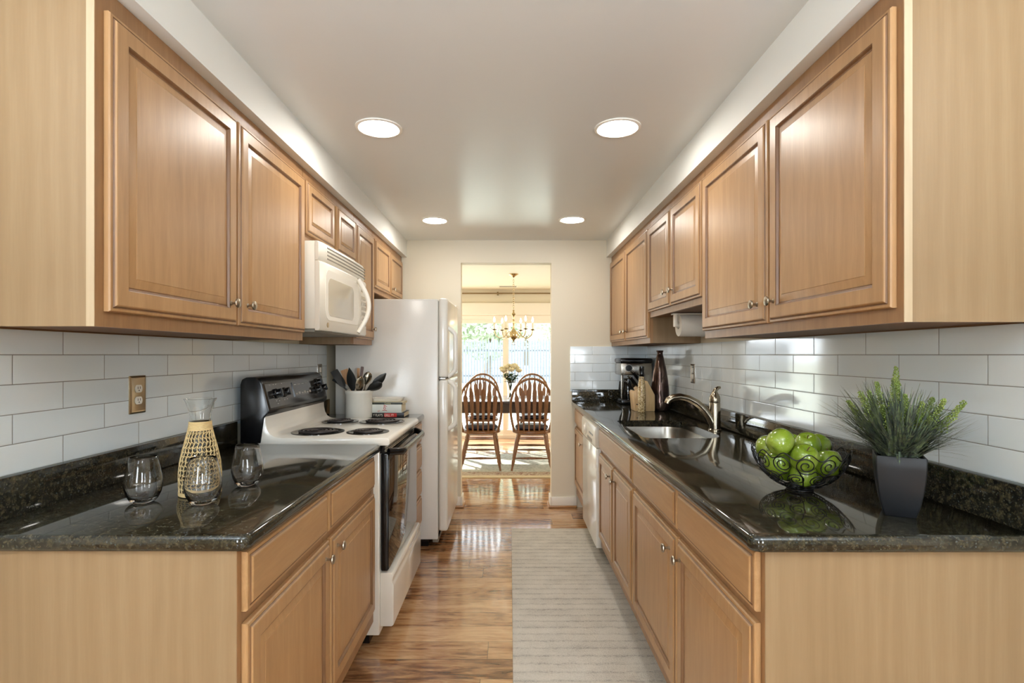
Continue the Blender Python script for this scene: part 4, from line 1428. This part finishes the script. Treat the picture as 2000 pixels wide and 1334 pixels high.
# knife block with knives
kb = thing('knife_block', 'pale beech knife block before the coffee maker', 'knife block', (0.955, 3.86, ZW))
prof = [(0.885, ZW), (1.025, ZW), (1.025, ZW + 0.115), (0.972, ZW + 0.215), (0.872, ZW + 0.135)]
obj('block', B().prism(prof, 'y', 3.80, 3.93, 0, 0.004), M['blockwood'], kb)
obj('logo_mark', B().box(0.892, 0.915, 3.7992, 3.80, ZW + 0.045, ZW + 0.053), M['ink'], kb)
dv = Vector((-0.62, -0.05, 0.78)).normalized()
labels_k = []
ki = 0
for r_ in range(3):
    for c_ in range(3):
        p0 = Vector((0.885 + 0.031 * r_, 3.825 + 0.036 * c_, ZW + 0.145 + 0.0248 * r_))
        ln = 0.075 + 0.016 * r_ + 0.004 * c_
        nm = 'knife'
        lab = ['%s black-handled knife in the %s row of the block' % (a, c) for a in ('nearest', 'middle', 'rearmost') for c in ('lowest', 'middle', 'top')]
        kn = thing('kitchen_knife', '%s black-handled knife in the %s row of knife block' % (('nearest', 'centre', 'rearmost')[c_], ('lowest', 'middle', 'top')[r_]), 'knife', tuple(p0), 0, 'knives in the block')
        hb = B().tube([p0 + dv * 0.012, p0 + dv * 0.03, p0 + dv * (ln * 0.6), p0 + dv * ln], [0.008, 0.010, 0.0095, 0.011], 8, flat=0.7)
        obj('handle', hb, M['blackp'], kn, 50)
        obj('bolster', B().tube([p0 - dv * 0.004, p0 + dv * 0.013], 0.0078, 8, flat=0.6), M['steel'], kn, 50)
        ki += 1
# steel scissors in the block
gb = thing('grain_bottle', 'slim tall bottle of pale grains with black stopper', 'bottle', (0.917, 3.745, ZW))
b = B().lathe([(0.0, 0), (0.022, 0), (0.0255, 0.006), (0.026, 0.10), (0.025, 0.17), (0.021, 0.215), (0.017, 0.24), (0.016, 0.248), (0.0, 0.249)], (0.917, 3.745, ZW), 28)
obj('filled_glass', b, M['grains'], gb, 50)
b = B().lathe([(0.0, 0.2485), (0.014, 0.2485), (0.018, 0.252), (0.019, 0.27), (0.016, 0.285), (0.019, 0.293), (0.018, 0.318), (0.0, 0.32)], (0.917, 3.745, ZW), 24)
obj('stopper', b, M['blackp'], gb, 50)
obj('wire_bail', B().tube([(0.917 + 0.02 * math.cos(2 * PI * k / 20), 3.745 + 0.02 * math.sin(2 * PI * k / 20), ZW + 0.236 + 0.006 * math.sin(4 * PI * k / 20)) for k in range(20)], 0.002, 6, closed=True), M['steel'], gb, 60)

vz = B()
pr = [(0.0, 0.0), (0.052, 0.0), (0.060, 0.004), (0.066, 0.03), (0.067, 0.065), (0.0655, 0.11), (0.063, 0.16), (0.057, 0.22), (0.048, 0.28), (0.038, 0.33), (0.028, 0.375), (0.0215, 0.40), (0.020, 0.412), (0.0235, 0.424), (0.026, 0.430), (0.022, 0.431), (0.016, 0.41), (0.0, 0.40)]
tag(obj('vase', vz.lathe(pr, (1.078, 3.865, ZW), 40, cap0=False, cap1=False), M['bronze'], None, 60), 'tall bronze lustre vase with narrow neck beside knife block', 'vase')

# paper towel
pt = thing('paper_towel_holder', 'paper towel roll hanging under the cabinet over the sink', 'paper towel', (1.05, 3.0, 1.545))
b = B().lathe([(0.021, 0.94), (0.060, 0.94), (0.062, 0.943), (0.062, 1.165), (0.060, 1.168), (0.021, 1.168)], (0, 3.0, 1.478), 36, axis='x', cap0=False, cap1=False)
b.lathe([(0.021, 0.94), (0.021, 1.168)], (0, 3.0, 1.478), 24, axis='x', cap0=False, cap1=False)
obj('paper_roll', b, M['towel'], pt)
b = B().box(0.915, 0.93, 2.982, 3.018, 1.47, 1.545, 0.004).box(0.905, 1.175, 2.975, 3.025, 1.537, 1.545, 0.002)
b.lathe([(0.012, 0.925), (0.012, 1.17)], (0, 3.0, 1.478), 14, axis='x')
obj('bracket', b, M['plastic_w'], pt)

# fruit bowl
bx0, by0 = 0.862, 1.60
RB = 0.133
bc = Vector((bx0, by0, ZW + 0.003 + RB))
bw = thing('fruit_bowl', 'black scrolled wire bowl of green apples', 'bowl', (bx0, by0, ZW))
b = B()


def bs(th, ph, rr=RB):
    return bc + Vector((rr * math.sin(ph) * math.cos(th), rr * math.sin(ph) * math.sin(th), -rr * math.cos(ph)))


for (ph, n_, a_, off) in ((R(70), 13, 0.0285, 0.0), (R(48), 11, 0.0245, 0.25), (R(29), 8, 0.0195, 0.1)):
    for i in range(n_):
        th = 2 * PI * (i + off) / n_
        pts = []
        N = 34
        sg = 1
        for k in range(N + 1):
            t_ = k / N
            r_ = 0.003 + (a_ - 0.003) * t_ ** 0.8
            an = sg * (2 * PI * 2.05 * t_) + i * 0.6
            du, dv_ = r_ * math.cos(an), r_ * math.sin(an)
            pts.append(bs(th + du / (RB * math.sin(ph)), ph + dv_ / RB, RB))
        # tail sweeping down to the row beneath
        an = sg * (2 * PI * 2.05) + i * 0.6
        b.tube(pts, 0.0016, 6)
        tl = []
        for k in range(9):
            t_ = k / 8
            p_a = ph + a_ * math.sin(an) / RB
            t_a = th + a_ * math.cos(an) / (RB * math.sin(ph))
            ph2 = max(R(14), ph - R(20))
            tl.append(bs(t_a + (2 * PI * 0.9 / n_) * math.sin(t_ * PI / 2) * (1 if i % 2 else -1) * 0.6, p_a + (ph2 - p_a) * t_))
        b.tube(tl, 0.0016, 6)
for ph in (R(15), R(18)):
    b.tube([bs(2 * PI * k / 32, ph) for k in range(32)], 0.0024, 6, closed=True)
b.tube([(bx0 + 0.035 * math.cos(2 * PI * k / 32), by0 + 0.035 * math.sin(2 * PI * k / 32), ZW + 0.0025) for k in range(32)], 0.0025, 6, closed=True)
for k in range(6):
    a = 2 * PI * k / 6
    b.tube([bs(a, R(16)), bs(a + 0.1, R(24)), bs(a + 0.15, R(36)), bs(a + 0.1, R(52)), bs(a, R(64))], 0.0019, 6)
wp = []
for k in range(130):
    a = 2 * PI * k / 130
    wp.append(bs(a, R(81) + R(4) * math.sin(a * 13 + 0.9)))
b.tube(wp, 0.0017, 6, closed=True)
obj('wire_scrolls', b, M['wire'], bw, 70)

RA = 0.0368
seeds = [((1517, 860), 1.555), ((1540, 847), 1.635), ((1587, 858), 1.60), ((1554, 892), 1.515), ((1622, 878), 1.65), ((1487, 871), 1.655),
         ((1504, 902), 1.55), ((1601, 905), 1.55), ((1550, 930), 1.545), ((1588, 930), 1.60), ((1530, 925), 1.62)]
alab = ['large green apple topmost on the side away from the plant', 'green apple at the peak of the pile, rear', 'green apple on top of the pile towards the plant',
        'green apple in front with its stem showing, above the scrolls', 'green apple half hidden at the rim nearest the plant', 'green apple half hidden at the rear rim facing the faucet',
        'pale green apple behind the scrolls on the faucet side', 'pale green apple behind the front scrolls on the plant side', 'green apple lowest in front at the bottom of bowl',
        'green apple low inside the bowl under the plant side', 'green apple low inside the bowl towards the faucet']
P = [px(s_[0][0], s_[0][1], s_[1]) for s_ in seeds]
for it in range(160):
    for i in range(len(P)):
        for j in range(i):
            d = P[i] - P[j]
            l = d.length
            if l < 2 * RA * 1.01:
                m_ = d.normalized() * ((2 * RA * 1.01 - l) / 2)
                P[i] += m_
                P[j] -= m_
        d = P[i] - bc
        lim = RB - RA - 0.006
        if d.z < 0.0:
            if d.length > lim:
                P[i] = bc + d.normalized() * lim
        else:
            hxy = Vector((d.x, d.y, 0))
            if hxy.length > lim * 1.0:
                hxy = hxy.normalized() * lim
                P[i] = bc + Vector((hxy.x, hxy.y, d.z))
        P[i].z -= 0.0006
ap = [(0.0, 0.78), (0.10, 0.80), (0.25, 0.92), (0.45, 0.97), (0.68, 0.88), (0.88, 0.58), (0.99, 0.15), (1.0, -0.1), (0.93, -0.45), (0.78, -0.72), (0.55, -0.90), (0.3, -0.95), (0.12, -0.86), (0.0, -0.82)]
proto = None
for i, p in enumerate(P):
    if proto is None:
        a_ = thing('apple', alab[0], 'apple', tuple(p), 0, 'green apples in the wire bowl')
        obj('fruit', B().lathe([(r_ * RA, z_ * RA) for r_, z_ in ap], (0, 0, 0), 32, cap0=False, cap1=False), M['apple'], a_, 80, local=True)
        obj('stalk', B().tube([(0, 0, 0.76 * RA), (0.001, 0, 0.95 * RA), (0.004, 0.001, 1.12 * RA)], 0.0014, 6), M['brownwood'], a_, 60, local=True)
        proto = a_
    else:
        a_ = copy_tree(proto)
        a_.location = p
        a_['label'] = alab[i]
    rr_ = random.Random(i + 3)
    a_.rotation_euler = (rr_.uniform(-1.1, 1.1), rr_.uniform(-0.9, 0.9), rr_.uniform(0, 6))
    if i == 3:
        a_.rotation_euler = (0.55, 0.0, 0)
    if i == 0:
        a_.rotation_euler = (-0.3, 0.9, 0)

# potted grass
gx, gy = 0.979, 1.354
pg = thing('potted_grass', 'artificial grass with green flower spikes in tapered charcoal pot', 'plant', (gx, gy, ZW), R(-30))
rs = []
for z_, hw in ((0.0, 0.032), (0.003, 0.0335), (0.03, 0.0405), (0.06, 0.0455), (0.09, 0.0493), (0.12, 0.0515), (0.148, 0.052), (0.150, 0.051), (0.150, 0.047), (0.13, 0.046)):
    rs.append([(p[0], p[1], z_) for p in outline(-hw, hw, -hw, hw, (0.004,) * 4, 0, 3)])
obj('pot', B().rings(rs), M['glaze_pot'], pg, 40, local=True)
rn = random.Random(11)


def blade(b, base, az, lean, ln, w, droop, mi=0):
    dirv = Vector((math.cos(az), math.sin(az), 0))
    sidev = Vector((-math.sin(az), math.cos(az), 0))
    N = 7
    prev = None
    p = Vector(base)
    ang = lean
    for k in range(N + 1):
        t_ = k / N
        ww = w * (1 - t_) ** 0.7 + 0.0002
        l_ = b.bm.verts.new(p - sidev * ww)
        c_ = b.bm.verts.new(p + Vector((dirv.x, dirv.y, 0)) * (-0.25 * ww))
        r_ = b.bm.verts.new(p + sidev * ww)
        if prev:
            b.face([prev[0], prev[1], c_, l_], mi)
            b.face([prev[1], prev[2], r_, c_], mi)
        prev = (l_, c_, r_)
        p = p + (dirv * math.sin(ang) + Vector((0, 0, math.cos(ang)))) * (ln / N)
        ang += droop / N


b = B()
for k in range(640):
    az = rn.uniform(0, 2 * PI)
    rad = 0.034 * math.sqrt(rn.random())
    lean = abs(rn.gauss(0.0, 0.50)) + 0.03
    outw = rn.random()
    ln = rn.uniform(0.12, 0.215) * (1.0 if lean < 0.8 else 0.85)
    lean = min(lean, 1.25)
    base = (rad * math.cos(az), rad * math.sin(az), 0.128 + 0.022 * min(1, lean))
    if math.cos(az) > 0.2:
        ln *= 0.9
    blade(b, base, az + rn.uniform(-0.6, 0.6), lean, ln, rn.uniform(0.0017, 0.0042), rn.uniform(0.0, 0.8))
for k in range(240):
    az = rn.uniform(0, 2 * PI)
    rd = rn.uniform(0.02, 0.046)
    blade(b, (rd * math.cos(az), rd * math.sin(az), 0.149), az + rn.uniform(-0.5, 0.5), rn.uniform(0.35, 1.05), rn.uniform(0.09, 0.16), rn.uniform(0.0018, 0.0034), rn.uniform(0.0, 0.4))
for k in range(26):
    az = rn.uniform(0, 2 * PI)
    blade(b, (0.03 * math.cos(az), 0.03 * math.sin(az), 0.152), az, rn.uniform(0.95, 1.35), rn.uniform(0.13, 0.17), 0.0016, rn.uniform(0.1, 0.5))
obj('grass_blades', b, M['grass'], pg, 0, local=True)
b = B()
for k in range(16):
    az = rn.uniform(0, 2 * PI)
    blade(b, (0.025 * math.cos(az), 0.025 * math.sin(az), 0.13), az, rn.uniform(0.1, 0.6), rn.uniform(0.10, 0.17), 0.0045, 0.4)
obj('broad_blades', b, M['brightleaf'], pg, 0, local=True)
for k, (az, lean, ln) in enumerate([(-1.9, 0.12, 0.21), (-2.6, 0.42, 0.19), (2.9, 0.55, 0.17), (-2.2, 0.30, 0.15), (-1.3, 0.10, 0.17), (-0.6, 0.45, 0.18), (-0.3, 0.60, 0.19), (0.4, 0.35, 0.17), (1.6, 0.1, 0.235), (-1.6, 0.25, 0.13), (-2.9, 0.25, 0.18), (-0.9, 0.28, 0.16), (2.2, 0.25, 0.2), (-1.75, 0.02, 0.20)]):
    b = B()
    d = Vector((math.cos(az) * math.sin(lean), math.sin(az) * math.sin(lean), math.cos(lean)))
    o0 = Vector((0.02 * math.cos(az), 0.02 * math.sin(az), 0.13))
    tip = o0 + d * ln
    b.tube([o0, o0 + d * ln * 0.5, tip], 0.0011, 5)
    for m in range(120):
        t_ = m / 119
        c = o0 + d * (ln * (0.55 + 0.47 * t_))
        rr = 0.0130 * (1 - 0.65 * t_) * (0.75 + 0.5 * rn.random())
        a = m * 2.4
        s1 = d.orthogonal().normalized()
        s2 = d.cross(s1)
        q_ = c + (s1 * math.cos(a) + s2 * math.sin(a)) * rr * rn.uniform(0.5, 1.1)
        b.ball(q_, rn.uniform(0.0016, 0.0027), 1)
    obj('flower_spike', b, M['spike'], pg, 60, local=True)

# ------------------------------------------------------------------ dining room
b = B().box(-1.7, 1.7, 5.73, 7.35, 0, 0.009, 0.002)
tag(obj('area_rug', b, M['persian']), 'pale green floral area rug under the dining table', 'rug')
ZR = 0.009
tb = thing('dining_table', 'long dark wood dining table on the floral rug', 'table', (-0.05, 6.8, ZR))
obj('tabletop', B().box(-1.05, 0.95, 6.35, 7.28, 0.73, 0.762, 0.006), M['table'], tb)
obj('apron', B().box(-0.95, 0.85, 6.43, 7.20, 0.615, 0.73), M['table'], tb)
for sx in (-0.9, 0.8):
    for sy in (6.48, 7.15):
        b = B().lathe([(0.028, 0), (0.032, 0.03), (0.022, 0.06), (0.03, 0.3), (0.04, 0.5), (0.03, 0.53), (0.045, 0.56), (0.045, 0.606)], (sx, sy, ZR), 16)
        obj('leg', b, M['table'], tb)


def make_chair():
    t = thing('dining_chair', '', 'chair', (0, 0, 0), 0, 'arrow-back chairs around the dining table')
    # faces +Y; back at -Y
    o2 = []
    for k in range(40):
        a = 2 * PI * k / 40
        x = 0.225 * math.copysign(abs(math.cos(a)) ** 0.75, math.cos(a))
        y = 0.21 * math.copysign(abs(math.sin(a)) ** 0.8, math.sin(a))
        o2.append((x * (1 + 0.10 * y / 0.21), y))
    b = B().rings([[(p[0] * s_, p[1] * s_, z_) for p in o2] for s_, z_ in ((0.90, 0.405), (0.985, 0.413), (1.0, 0.425), (0.985, 0.437), (0.93, 0.441))])
    obj('seat', b, M['oak'], t, 50, local=True)
    # bow
    tl = 0.20     # backward tilt

    def bk(x, h):
        return (x, -0.175 - tl * h * 0.55, 0.435 + h)
    hp_ = []
    for k in range(33):
        s_ = k / 32
        a = PI * s_
        x = -0.238 * math.cos(a)
        h = 0.24 + 0.362 * math.sin(a) ** 0.8 if 0 < s_ < 1 else 0.24
        hp_.append((x, h))
    pts = [bk(-0.195, 0.0), bk(-0.215, 0.09), bk(-0.23, 0.17)] + [bk(x, h) for x, h in hp_] + [bk(0.23, 0.17), bk(0.215, 0.09), bk(0.195, 0.0)]
    obj('bow', B().tube(pts, 0.0145, 10), M['oak'], t, 60, local=True)
    for k in range(6):
        u = -1 + 2 * k / 5
        xb, xt = u * 0.145, u * 0.175
        htop = 0.24 + 0.362 * (max(0, 1 - (xt / 0.238) ** 2)) ** 0.4 - 0.004
        b = B()
        rs = []
        for s_, w_ in ((0, 0.008), (0.12, 0.010), (0.35, 0.016), (0.6, 0.022), (0.74, 0.025), (0.79, 0.021), (0.83, 0.010), (0.86, 0.007), (1.0, 0.006)):
            x = xb + (xt - xb) * s_
            c = Vector(bk(x, htop * s_))
            th = 0.006
            rs.append([(c.x - w_, c.y - th, c.z), (c.x + w_, c.y - th, c.z), (c.x + w_, c.y + th, c.z), (c.x - w_, c.y + th, c.z)])
        obj('arrow_slat', b.rings(rs), M['oak'], t, 30, local=True)
    lg = {}
    for sx in (-1, 1):
        for sy in (-1, 1):
            p0 = Vector((sx * 0.15, sy * 0.135, 0.408))
            p1 = Vector((sx * 0.225, sy * 0.205, 0.0))
            pr_ = [(0, .013), (.05, .017), (.10, .021), (.13, .016), (.15, .021), (.18, .016), (.24, .022), (.45, .024), (.60, .019), (.66, .022), (.69, .015), (.74, .021), (.80, .017), (.92, .012), (1, .013)]
            b = B().tube([p0 + (p1 - p0) * s_ for s_, r_ in pr_], [r_ for s_, r_ in pr_], 10)
            obj('leg', b, M['oak'], t, 60, local=True)
            lg[(sx, sy)] = (p0, p1)

    def on(l, s_):
        return lg[l][0] + (lg[l][1] - lg[l][0]) * s_
    for a_, c_, s_ in (((-1, 1), (1, 1), 0.44), ((-1, -1), (1, -1), 0.66), ((-1, 1), (1, 1), 0.58), ((-1, -1), (-1, 1), 0.64), ((1, -1), (1, 1), 0.64)):
        p0, p1 = on(a_, s_), on(c_, s_)
        b = B().tube([p0 + (p1 - p0) * q_ for q_ in (0, .15, .35, .5, .65, .85, 1)], [.007, .009, .012, .014, .012, .009, .007], 8)
        obj('stretcher', b, M['oak'], t, 60, local=True)
    return t


ch = make_chair()
places = [(-0.335, 6.235, 0.02, 'arrow-back oak chair nearest the doorway on the refrigerator side'), (0.25, 6.235, -0.03, 'arrow-back oak chair nearest the doorway on the sink side'),
          (-0.385, 7.46, PI + 0.03, 'arrow-back oak chair across the table on the refrigerator side'), (0.312, 7.46, PI - 0.03, 'arrow-back oak chair across the table on the sink side')]
clab = ['navy leather cushion on the near refrigerator-side chair', 'navy leather cushion on the near sink-side chair', 'navy leather cushion on the far refrigerator-side chair', 'navy leather cushion on the far sink-side chair']
cush = None
for i, (x, y, rz, lab) in enumerate(places):
    c = ch if i == 0 else copy_tree(ch)
    zz = ZR if y < 7.0 else 0.0
    zz += 0.0006
    c.location = (x, y, zz)
    c.rotation_euler = (0, 0, rz)
    c['label'] = lab
    if i == 0:
        rs = []
        for s_, z_ in ((0.55, 0.0), (0.88, 0.003), (1.0, 0.02), (1.0, 0.032), (0.9, 0.050), (0.6, 0.058), (0.2, 0.054), (0.01, 0.052)):
            rs.append([(0.195 * s_ * math.copysign(abs(math.cos(2 * PI * k / 32)) ** 0.7, math.cos(2 * PI * k / 32)), 0.16 * s_ * math.copysign(abs(math.sin(2 * PI * k / 32)) ** 0.7, math.sin(2 * PI * k / 32)), z_) for k in range(32)])
        cush = obj('seat_cushion', B().rings(rs), M['navy'], None, 60)
        k_ = cush
    else:
        k_ = cush.copy()
        COL.objects.link(k_)
    off = Vector((0, 0.035, 0))
    off.rotate(Matrix.Rotation(rz, 3, 'Z'))
    k_.location = (x + off.x, y + off.y, zz + 0.4415)
    k_.rotation_euler = (0, 0, rz)
    tag(k_, clab[i], 'cushion', 'cushions on the dining chairs')

# vase of roses
vx, vy, vzz = 0.006, 6.72, 0.762
b = B().lathe([(0.0, 0), (0.038, 0), (0.040, 0.01), (0.036, 0.06), (0.040, 0.13), (0.050, 0.20), (0.056, 0.235), (0.054, 0.235), (0.047, 0.20), (0.037, 0.13), (0.033, 0.06), (0.036, 0.02), (0.0, 0.018)], (vx, vy, vzz), 28, cap0=False, cap1=False)
tag(obj('flower_vase', b, M['glass'], None, 70), 'clear glass vase of white roses on the dining table', 'vase')
rpos = [(-0.10, 0.02, 0.475), (-0.055, -0.03, 0.49), (-0.02, 0.03, 0.51), (0.03, -0.02, 0.50), (0.075, 0.02, 0.485), (0.105, -0.01, 0.45), (-0.085, -0.04, 0.45), (0.01, -0.05, 0.46), (0.05, 0.05, 0.515)]
rlab = ['white rose leaning out lowest on the refrigerator side of vase', 'white rose in front, second from refrigerator side', 'white rose at back centre of the bouquet', 'white rose just past centre in front', 'white rose second from the sink side',
        'white rose leaning out farthest to the sink side', 'white rose low in front on the refrigerator side', 'white rose low in front at the centre', 'white rose highest at the back on sink side']
for i, (dx, dy, dz_) in enumerate(rpos):
    foot = Vector((vx - dx * 0.15, vy - dy * 0.15, vzz + 0.022))
    top_ = Vector((vx + dx, vy + dy, vzz + dz_ - 0.12))
    neck = Vector((vx + dx * 0.28, vy + dy * 0.28, vzz + 0.22))
    t = thing('rose', rlab[i], 'flower', tuple(foot), 0, 'roses in the glass vase')
    obj('stem', B().tube([foot, neck, (neck + top_) / 2 + Vector((dx * 0.05, 0, 0)), top_], 0.0028, 6), M['stem'], t, 60)
    b = B()
    rr_ = random.Random(i)
    for lay, (n_, r_, h_, op) in enumerate(((3, 0.014, 0.040, 0.2), (5, 0.026, 0.042, 0.4), (6, 0.036, 0.036, 0.8), (6, 0.042, 0.028, 1.2))):
        for k in range(n_):
            a = 2 * PI * k / n_ + lay * 0.5 + rr_.random() * 0.3
            rs = []
            for s_ in (0, 0.35, 0.7, 1.0):
                rad = 0.006 + (r_ - 0.006) * math.sin(s_ * PI / 2) ** 0.8 + 0.004 * op * s_
                ring = []
                for q_ in range(5):
                    aa = a + (q_ - 2) / 2 * (1.25 * PI / n_) * (0.5 + 0.5 * math.sin(min(1, s_ + 0.25) * PI / 1.6))
                    ring.append((top_.x + rad * math.cos(aa), top_.y + rad * math.sin(aa), top_.z + h_ * s_ * 1.25 - abs(q_ - 2) * 0.002 * s_))
                rs.append(ring)
            b.rings(rs, 0, False, False, False)
    b.ball((top_.x, top_.y, top_.z + 0.022), 0.014, 2, (1, 1, 1.3))
    obj('bloom', b, M['petal'], t, 80)
    b = B()
    for k in range(9):
        a = rr_.uniform(0, 2 * PI)
        c = neck + (top_ - neck) * rr_.uniform(-0.12, 0.55)
        d = Vector((math.cos(a), math.sin(a) * 0.6, rr_.uniform(-0.3, 0.5))).normalized()
        sv = d.cross(Vector((0, 0, 1))).normalized()
        l_ = rr_.uniform(0.05, 0.075)
        v = [b.bm.verts.new(c), b.bm.verts.new(c + d * l_ * 0.45 + sv * 0.019 + Vector((0, 0, .004))), b.bm.verts.new(c + d * l_), b.bm.verts.new(c + d * l_ * 0.45 - sv * 0.019 + Vector((0, 0, .004))), b.bm.verts.new(c + d * l_ * 0.5 - Vector((0, 0, .004)))]
        for q_ in ((0, 1, 4), (1, 2, 4), (2, 3, 4), (3, 0, 4)):
            b.face([v[w_] for w_ in q_])
    obj('leaves', b, M['leaf'], t, 0)

# chandelier
hx, hy, hz = 0.045, 6.76, 2.33
cd = thing('chandelier', 'brass six-arm candle chandelier over the dining table', 'chandelier', (hx, hy, hz))
obj('canopy', B().lathe([(0.0, 0.0), (0.062, 0.0), (0.062, -0.006), (0.045, -0.02), (0.02, -0.032), (0.008, -0.045), (0.0, -0.046)], (hx, hy, hz), 28, cap0=False, cap1=False), M['brass'], cd)
b = B()
z = hz - 0.045
k = 0
while z > 1.86:
    pts = []
    for q_ in range(14):
        a = 2 * PI * q_ / 14
        u, w_ = 0.009 * math.cos(a), 0.017 * math.sin(a)
        pts.append((hx + (u if k % 2 else 0), hy + (0 if k % 2 else u), z - 0.017 + w_))
    b.tube(pts, 0.0026, 6, closed=True)
    z -= 0.027
    k += 1
obj('chain', b, M['brass'], cd, 60)
b = B().lathe([(0.004, 0.43), (0.012, 0.42), (0.008, 0.40), (0.02, 0.385), (0.028, 0.37), (0.012, 0.355), (0.010, 0.30), (0.024, 0.27), (0.014, 0.25), (0.012, 0.19), (0.03, 0.17), (0.05, 0.14), (0.056, 0.115), (0.05, 0.085), (0.03, 0.06), (0.014, 0.05), (0.01, 0.035), (0.0, 0.03)], (hx, hy, 1.45), 28)
obj('column', b, M['brass'], cd, 60)
obj('ring', B().tube([(hx + 0.02 * math.cos(2 * PI * k / 20), hy, 1.459 + 0.02 * math.sin(2 * PI * k / 20)) for k in range(20)], 0.0035, 6, closed=True), M['brass'], cd, 60)
for k in range(6):
    a = 2 * PI * k / 6 + 0.12
    ca, sa = math.cos(a), math.sin(a)
    pts = []
    for r_, z_ in ((0.03, 1.60), (0.06, 1.605), (0.085, 1.58), (0.11, 1.545), (0.15, 1.525), (0.19, 1.53), (0.225, 1.56), (0.24, 1.60), (0.243, 1.625)):
        pts.append((hx + r_ * ca, hy + r_ * sa, z_))
    ar = obj('arm', B().tube(pts, 0.0065, 8), M['brass'], cd, 60)
    cx_, cy_ = hx + 0.243 * ca, hy + 0.243 * sa
    obj('drip_cup', B().lathe([(0.008, 0), (0.03, 0.006), (0.034, 0.014), (0.02, 0.012), (0.012, 0.02), (0.0, 0.02)], (cx_, cy_, 1.62), 18, cap0=False, cap1=False), M['brass'], ar, 60)
    obj('candle', B().lathe([(0.0095, 0), (0.0095, 0.085)], (cx_, cy_, 1.638), 12), M['candle'], ar, 60)
    obj('bulb', B().lathe([(0.005, 0), (0.010, 0.012), (0.0135, 0.025), (0.010, 0.045), (0.004, 0.063), (0.0, 0.070)], (cx_, cy_, 1.723), 12, cap0=False, cap1=False), M['bulb'], ar, 60)

cv = thing('ceiling_vent', 'small metal air register in the dining room ceiling', 'vent', (-0.03, 7.96, 2.33))
obj('frame', B().box(-0.17, 0.11, 7.90, 8.02, 2.324, 2.33, 0.001), M['white'], cv)
b = B()
for k in range(6):
    b.box(-0.155, 0.095, 7.91 + k * 0.017, 7.918 + k * 0.017, 2.322, 2.3245)
obj('slats', b, M['grey'], cv)

# ------------------------------------------------------------------ garden
b = B()
rs = [[(-9, 8.6, -0.1), (9, 8.6, -0.1)], [(-9, 10.5, -0.08), (9, 10.5, -0.08)], [(-9, 13.5, 0.55), (9, 13.5, 0.55)], [(-12, 24, 1.0), (12, 24, 1.0)]]
b.rings(rs, 0, False, False, False)
tag(obj('ground', b, M['lawn'], None, 60), 'bright sunlit lawn outside the glass door', 'lawn', None, 'structure')
fn = thing('picket_fence', 'weathered picket fence across the garden', 'fence', (0, 14, 0.6))
b = B()
for k in range(133):
    x = -5 + k * 0.075
    b.prism([(x, 0.55), (x + 0.05, 0.55), (x + 0.05, 1.64), (x + 0.025, 1.72), (x, 1.64)], 'y', 14.0, 14.02)
obj('pickets', b, M['fence'], fn)
obj('rail', B().box(-5, 5, 14.02, 14.06, 1.40, 1.45), M['fence'], fn)
obj('rail', B().box(-5, 5, 14.02, 14.06, 0.74, 0.79), M['fence'], fn)


def foliage(n, c, r, s, rnd):
    b = B()
    for k in range(n):
        d = Vector((rnd.gauss(0, 1), rnd.gauss(0, 1), rnd.gauss(0, 1))).normalized() * (0.55 + 0.5 * rnd.random())
        p = Vector((c[0] + d.x * r[0], c[1] + d.y * r[1], c[2] + d.z * r[2]))
        u = Vector((rnd.gauss(0, 1), rnd.gauss(0, 1), rnd.gauss(0, 1))).normalized()
        w_ = u.orthogonal().normalized()
        l_ = s * rnd.uniform(0.6, 1.3)
        b.quad([p - u * l_, p + w_ * l_ * 0.45, p + u * l_, p - w_ * l_ * 0.45])
    return b


tr = random.Random(5)
for k, (x, y, z0, h_, rx, m_, lab) in enumerate([(-3.3, 17, 0.8, 3.2, 1.25, 'tree', 'leafy tree behind fence farthest to the refrigerator side'), (-0.7, 16.6, 0.8, 3.0, 1.25, 'tree', 'leafy tree behind fence on the refrigerator side of door mullion'),
                                             (1.9, 17.2, 0.8, 3.2, 1.25, 'tree2', 'pale leafy tree behind fence on the sink side of door mullion'), (4.5, 17.5, 0.8, 3.0, 1.25, 'tree2', 'pale leafy tree behind fence farthest to the sink side'),
                                             (0.6, 20.5, 1.0, 3.6, 1.9, 'tree2', 'tall pale tree farthest back, showing between the other two')]):
    t = thing('garden_tree', lab, 'tree', (x, y, z0), 0, 'trees beyond the fence')
    obj('trunk', B().tube([(x, y, z0 - 0.1), (x + 0.05, y, z0 + h_ * 0.3), (x, y, z0 + h_ * 0.6)], [0.12, 0.09, 0.05], 8), M['bark'], t)
    obj('leaves', foliage(2600, (x, y, z0 + h_ * 0.62), (rx, rx, h_ * 0.5), 0.13, tr), M[m_], t, 0)
br = thing('awning_brace', 'grey diagonal wooden brace outside the glass door', 'brace', (-1.25, 9.6, 2.1))
obj('beam', B().tube([(-1.28, 9.6, 1.62), (-0.72, 9.6, 2.16)], 0.05, 4), M['outwood'], br, 0)
obj('post', B().box(-1.32, -1.26, 9.57, 9.63, -0.1, 1.68), M['outwood'], br)
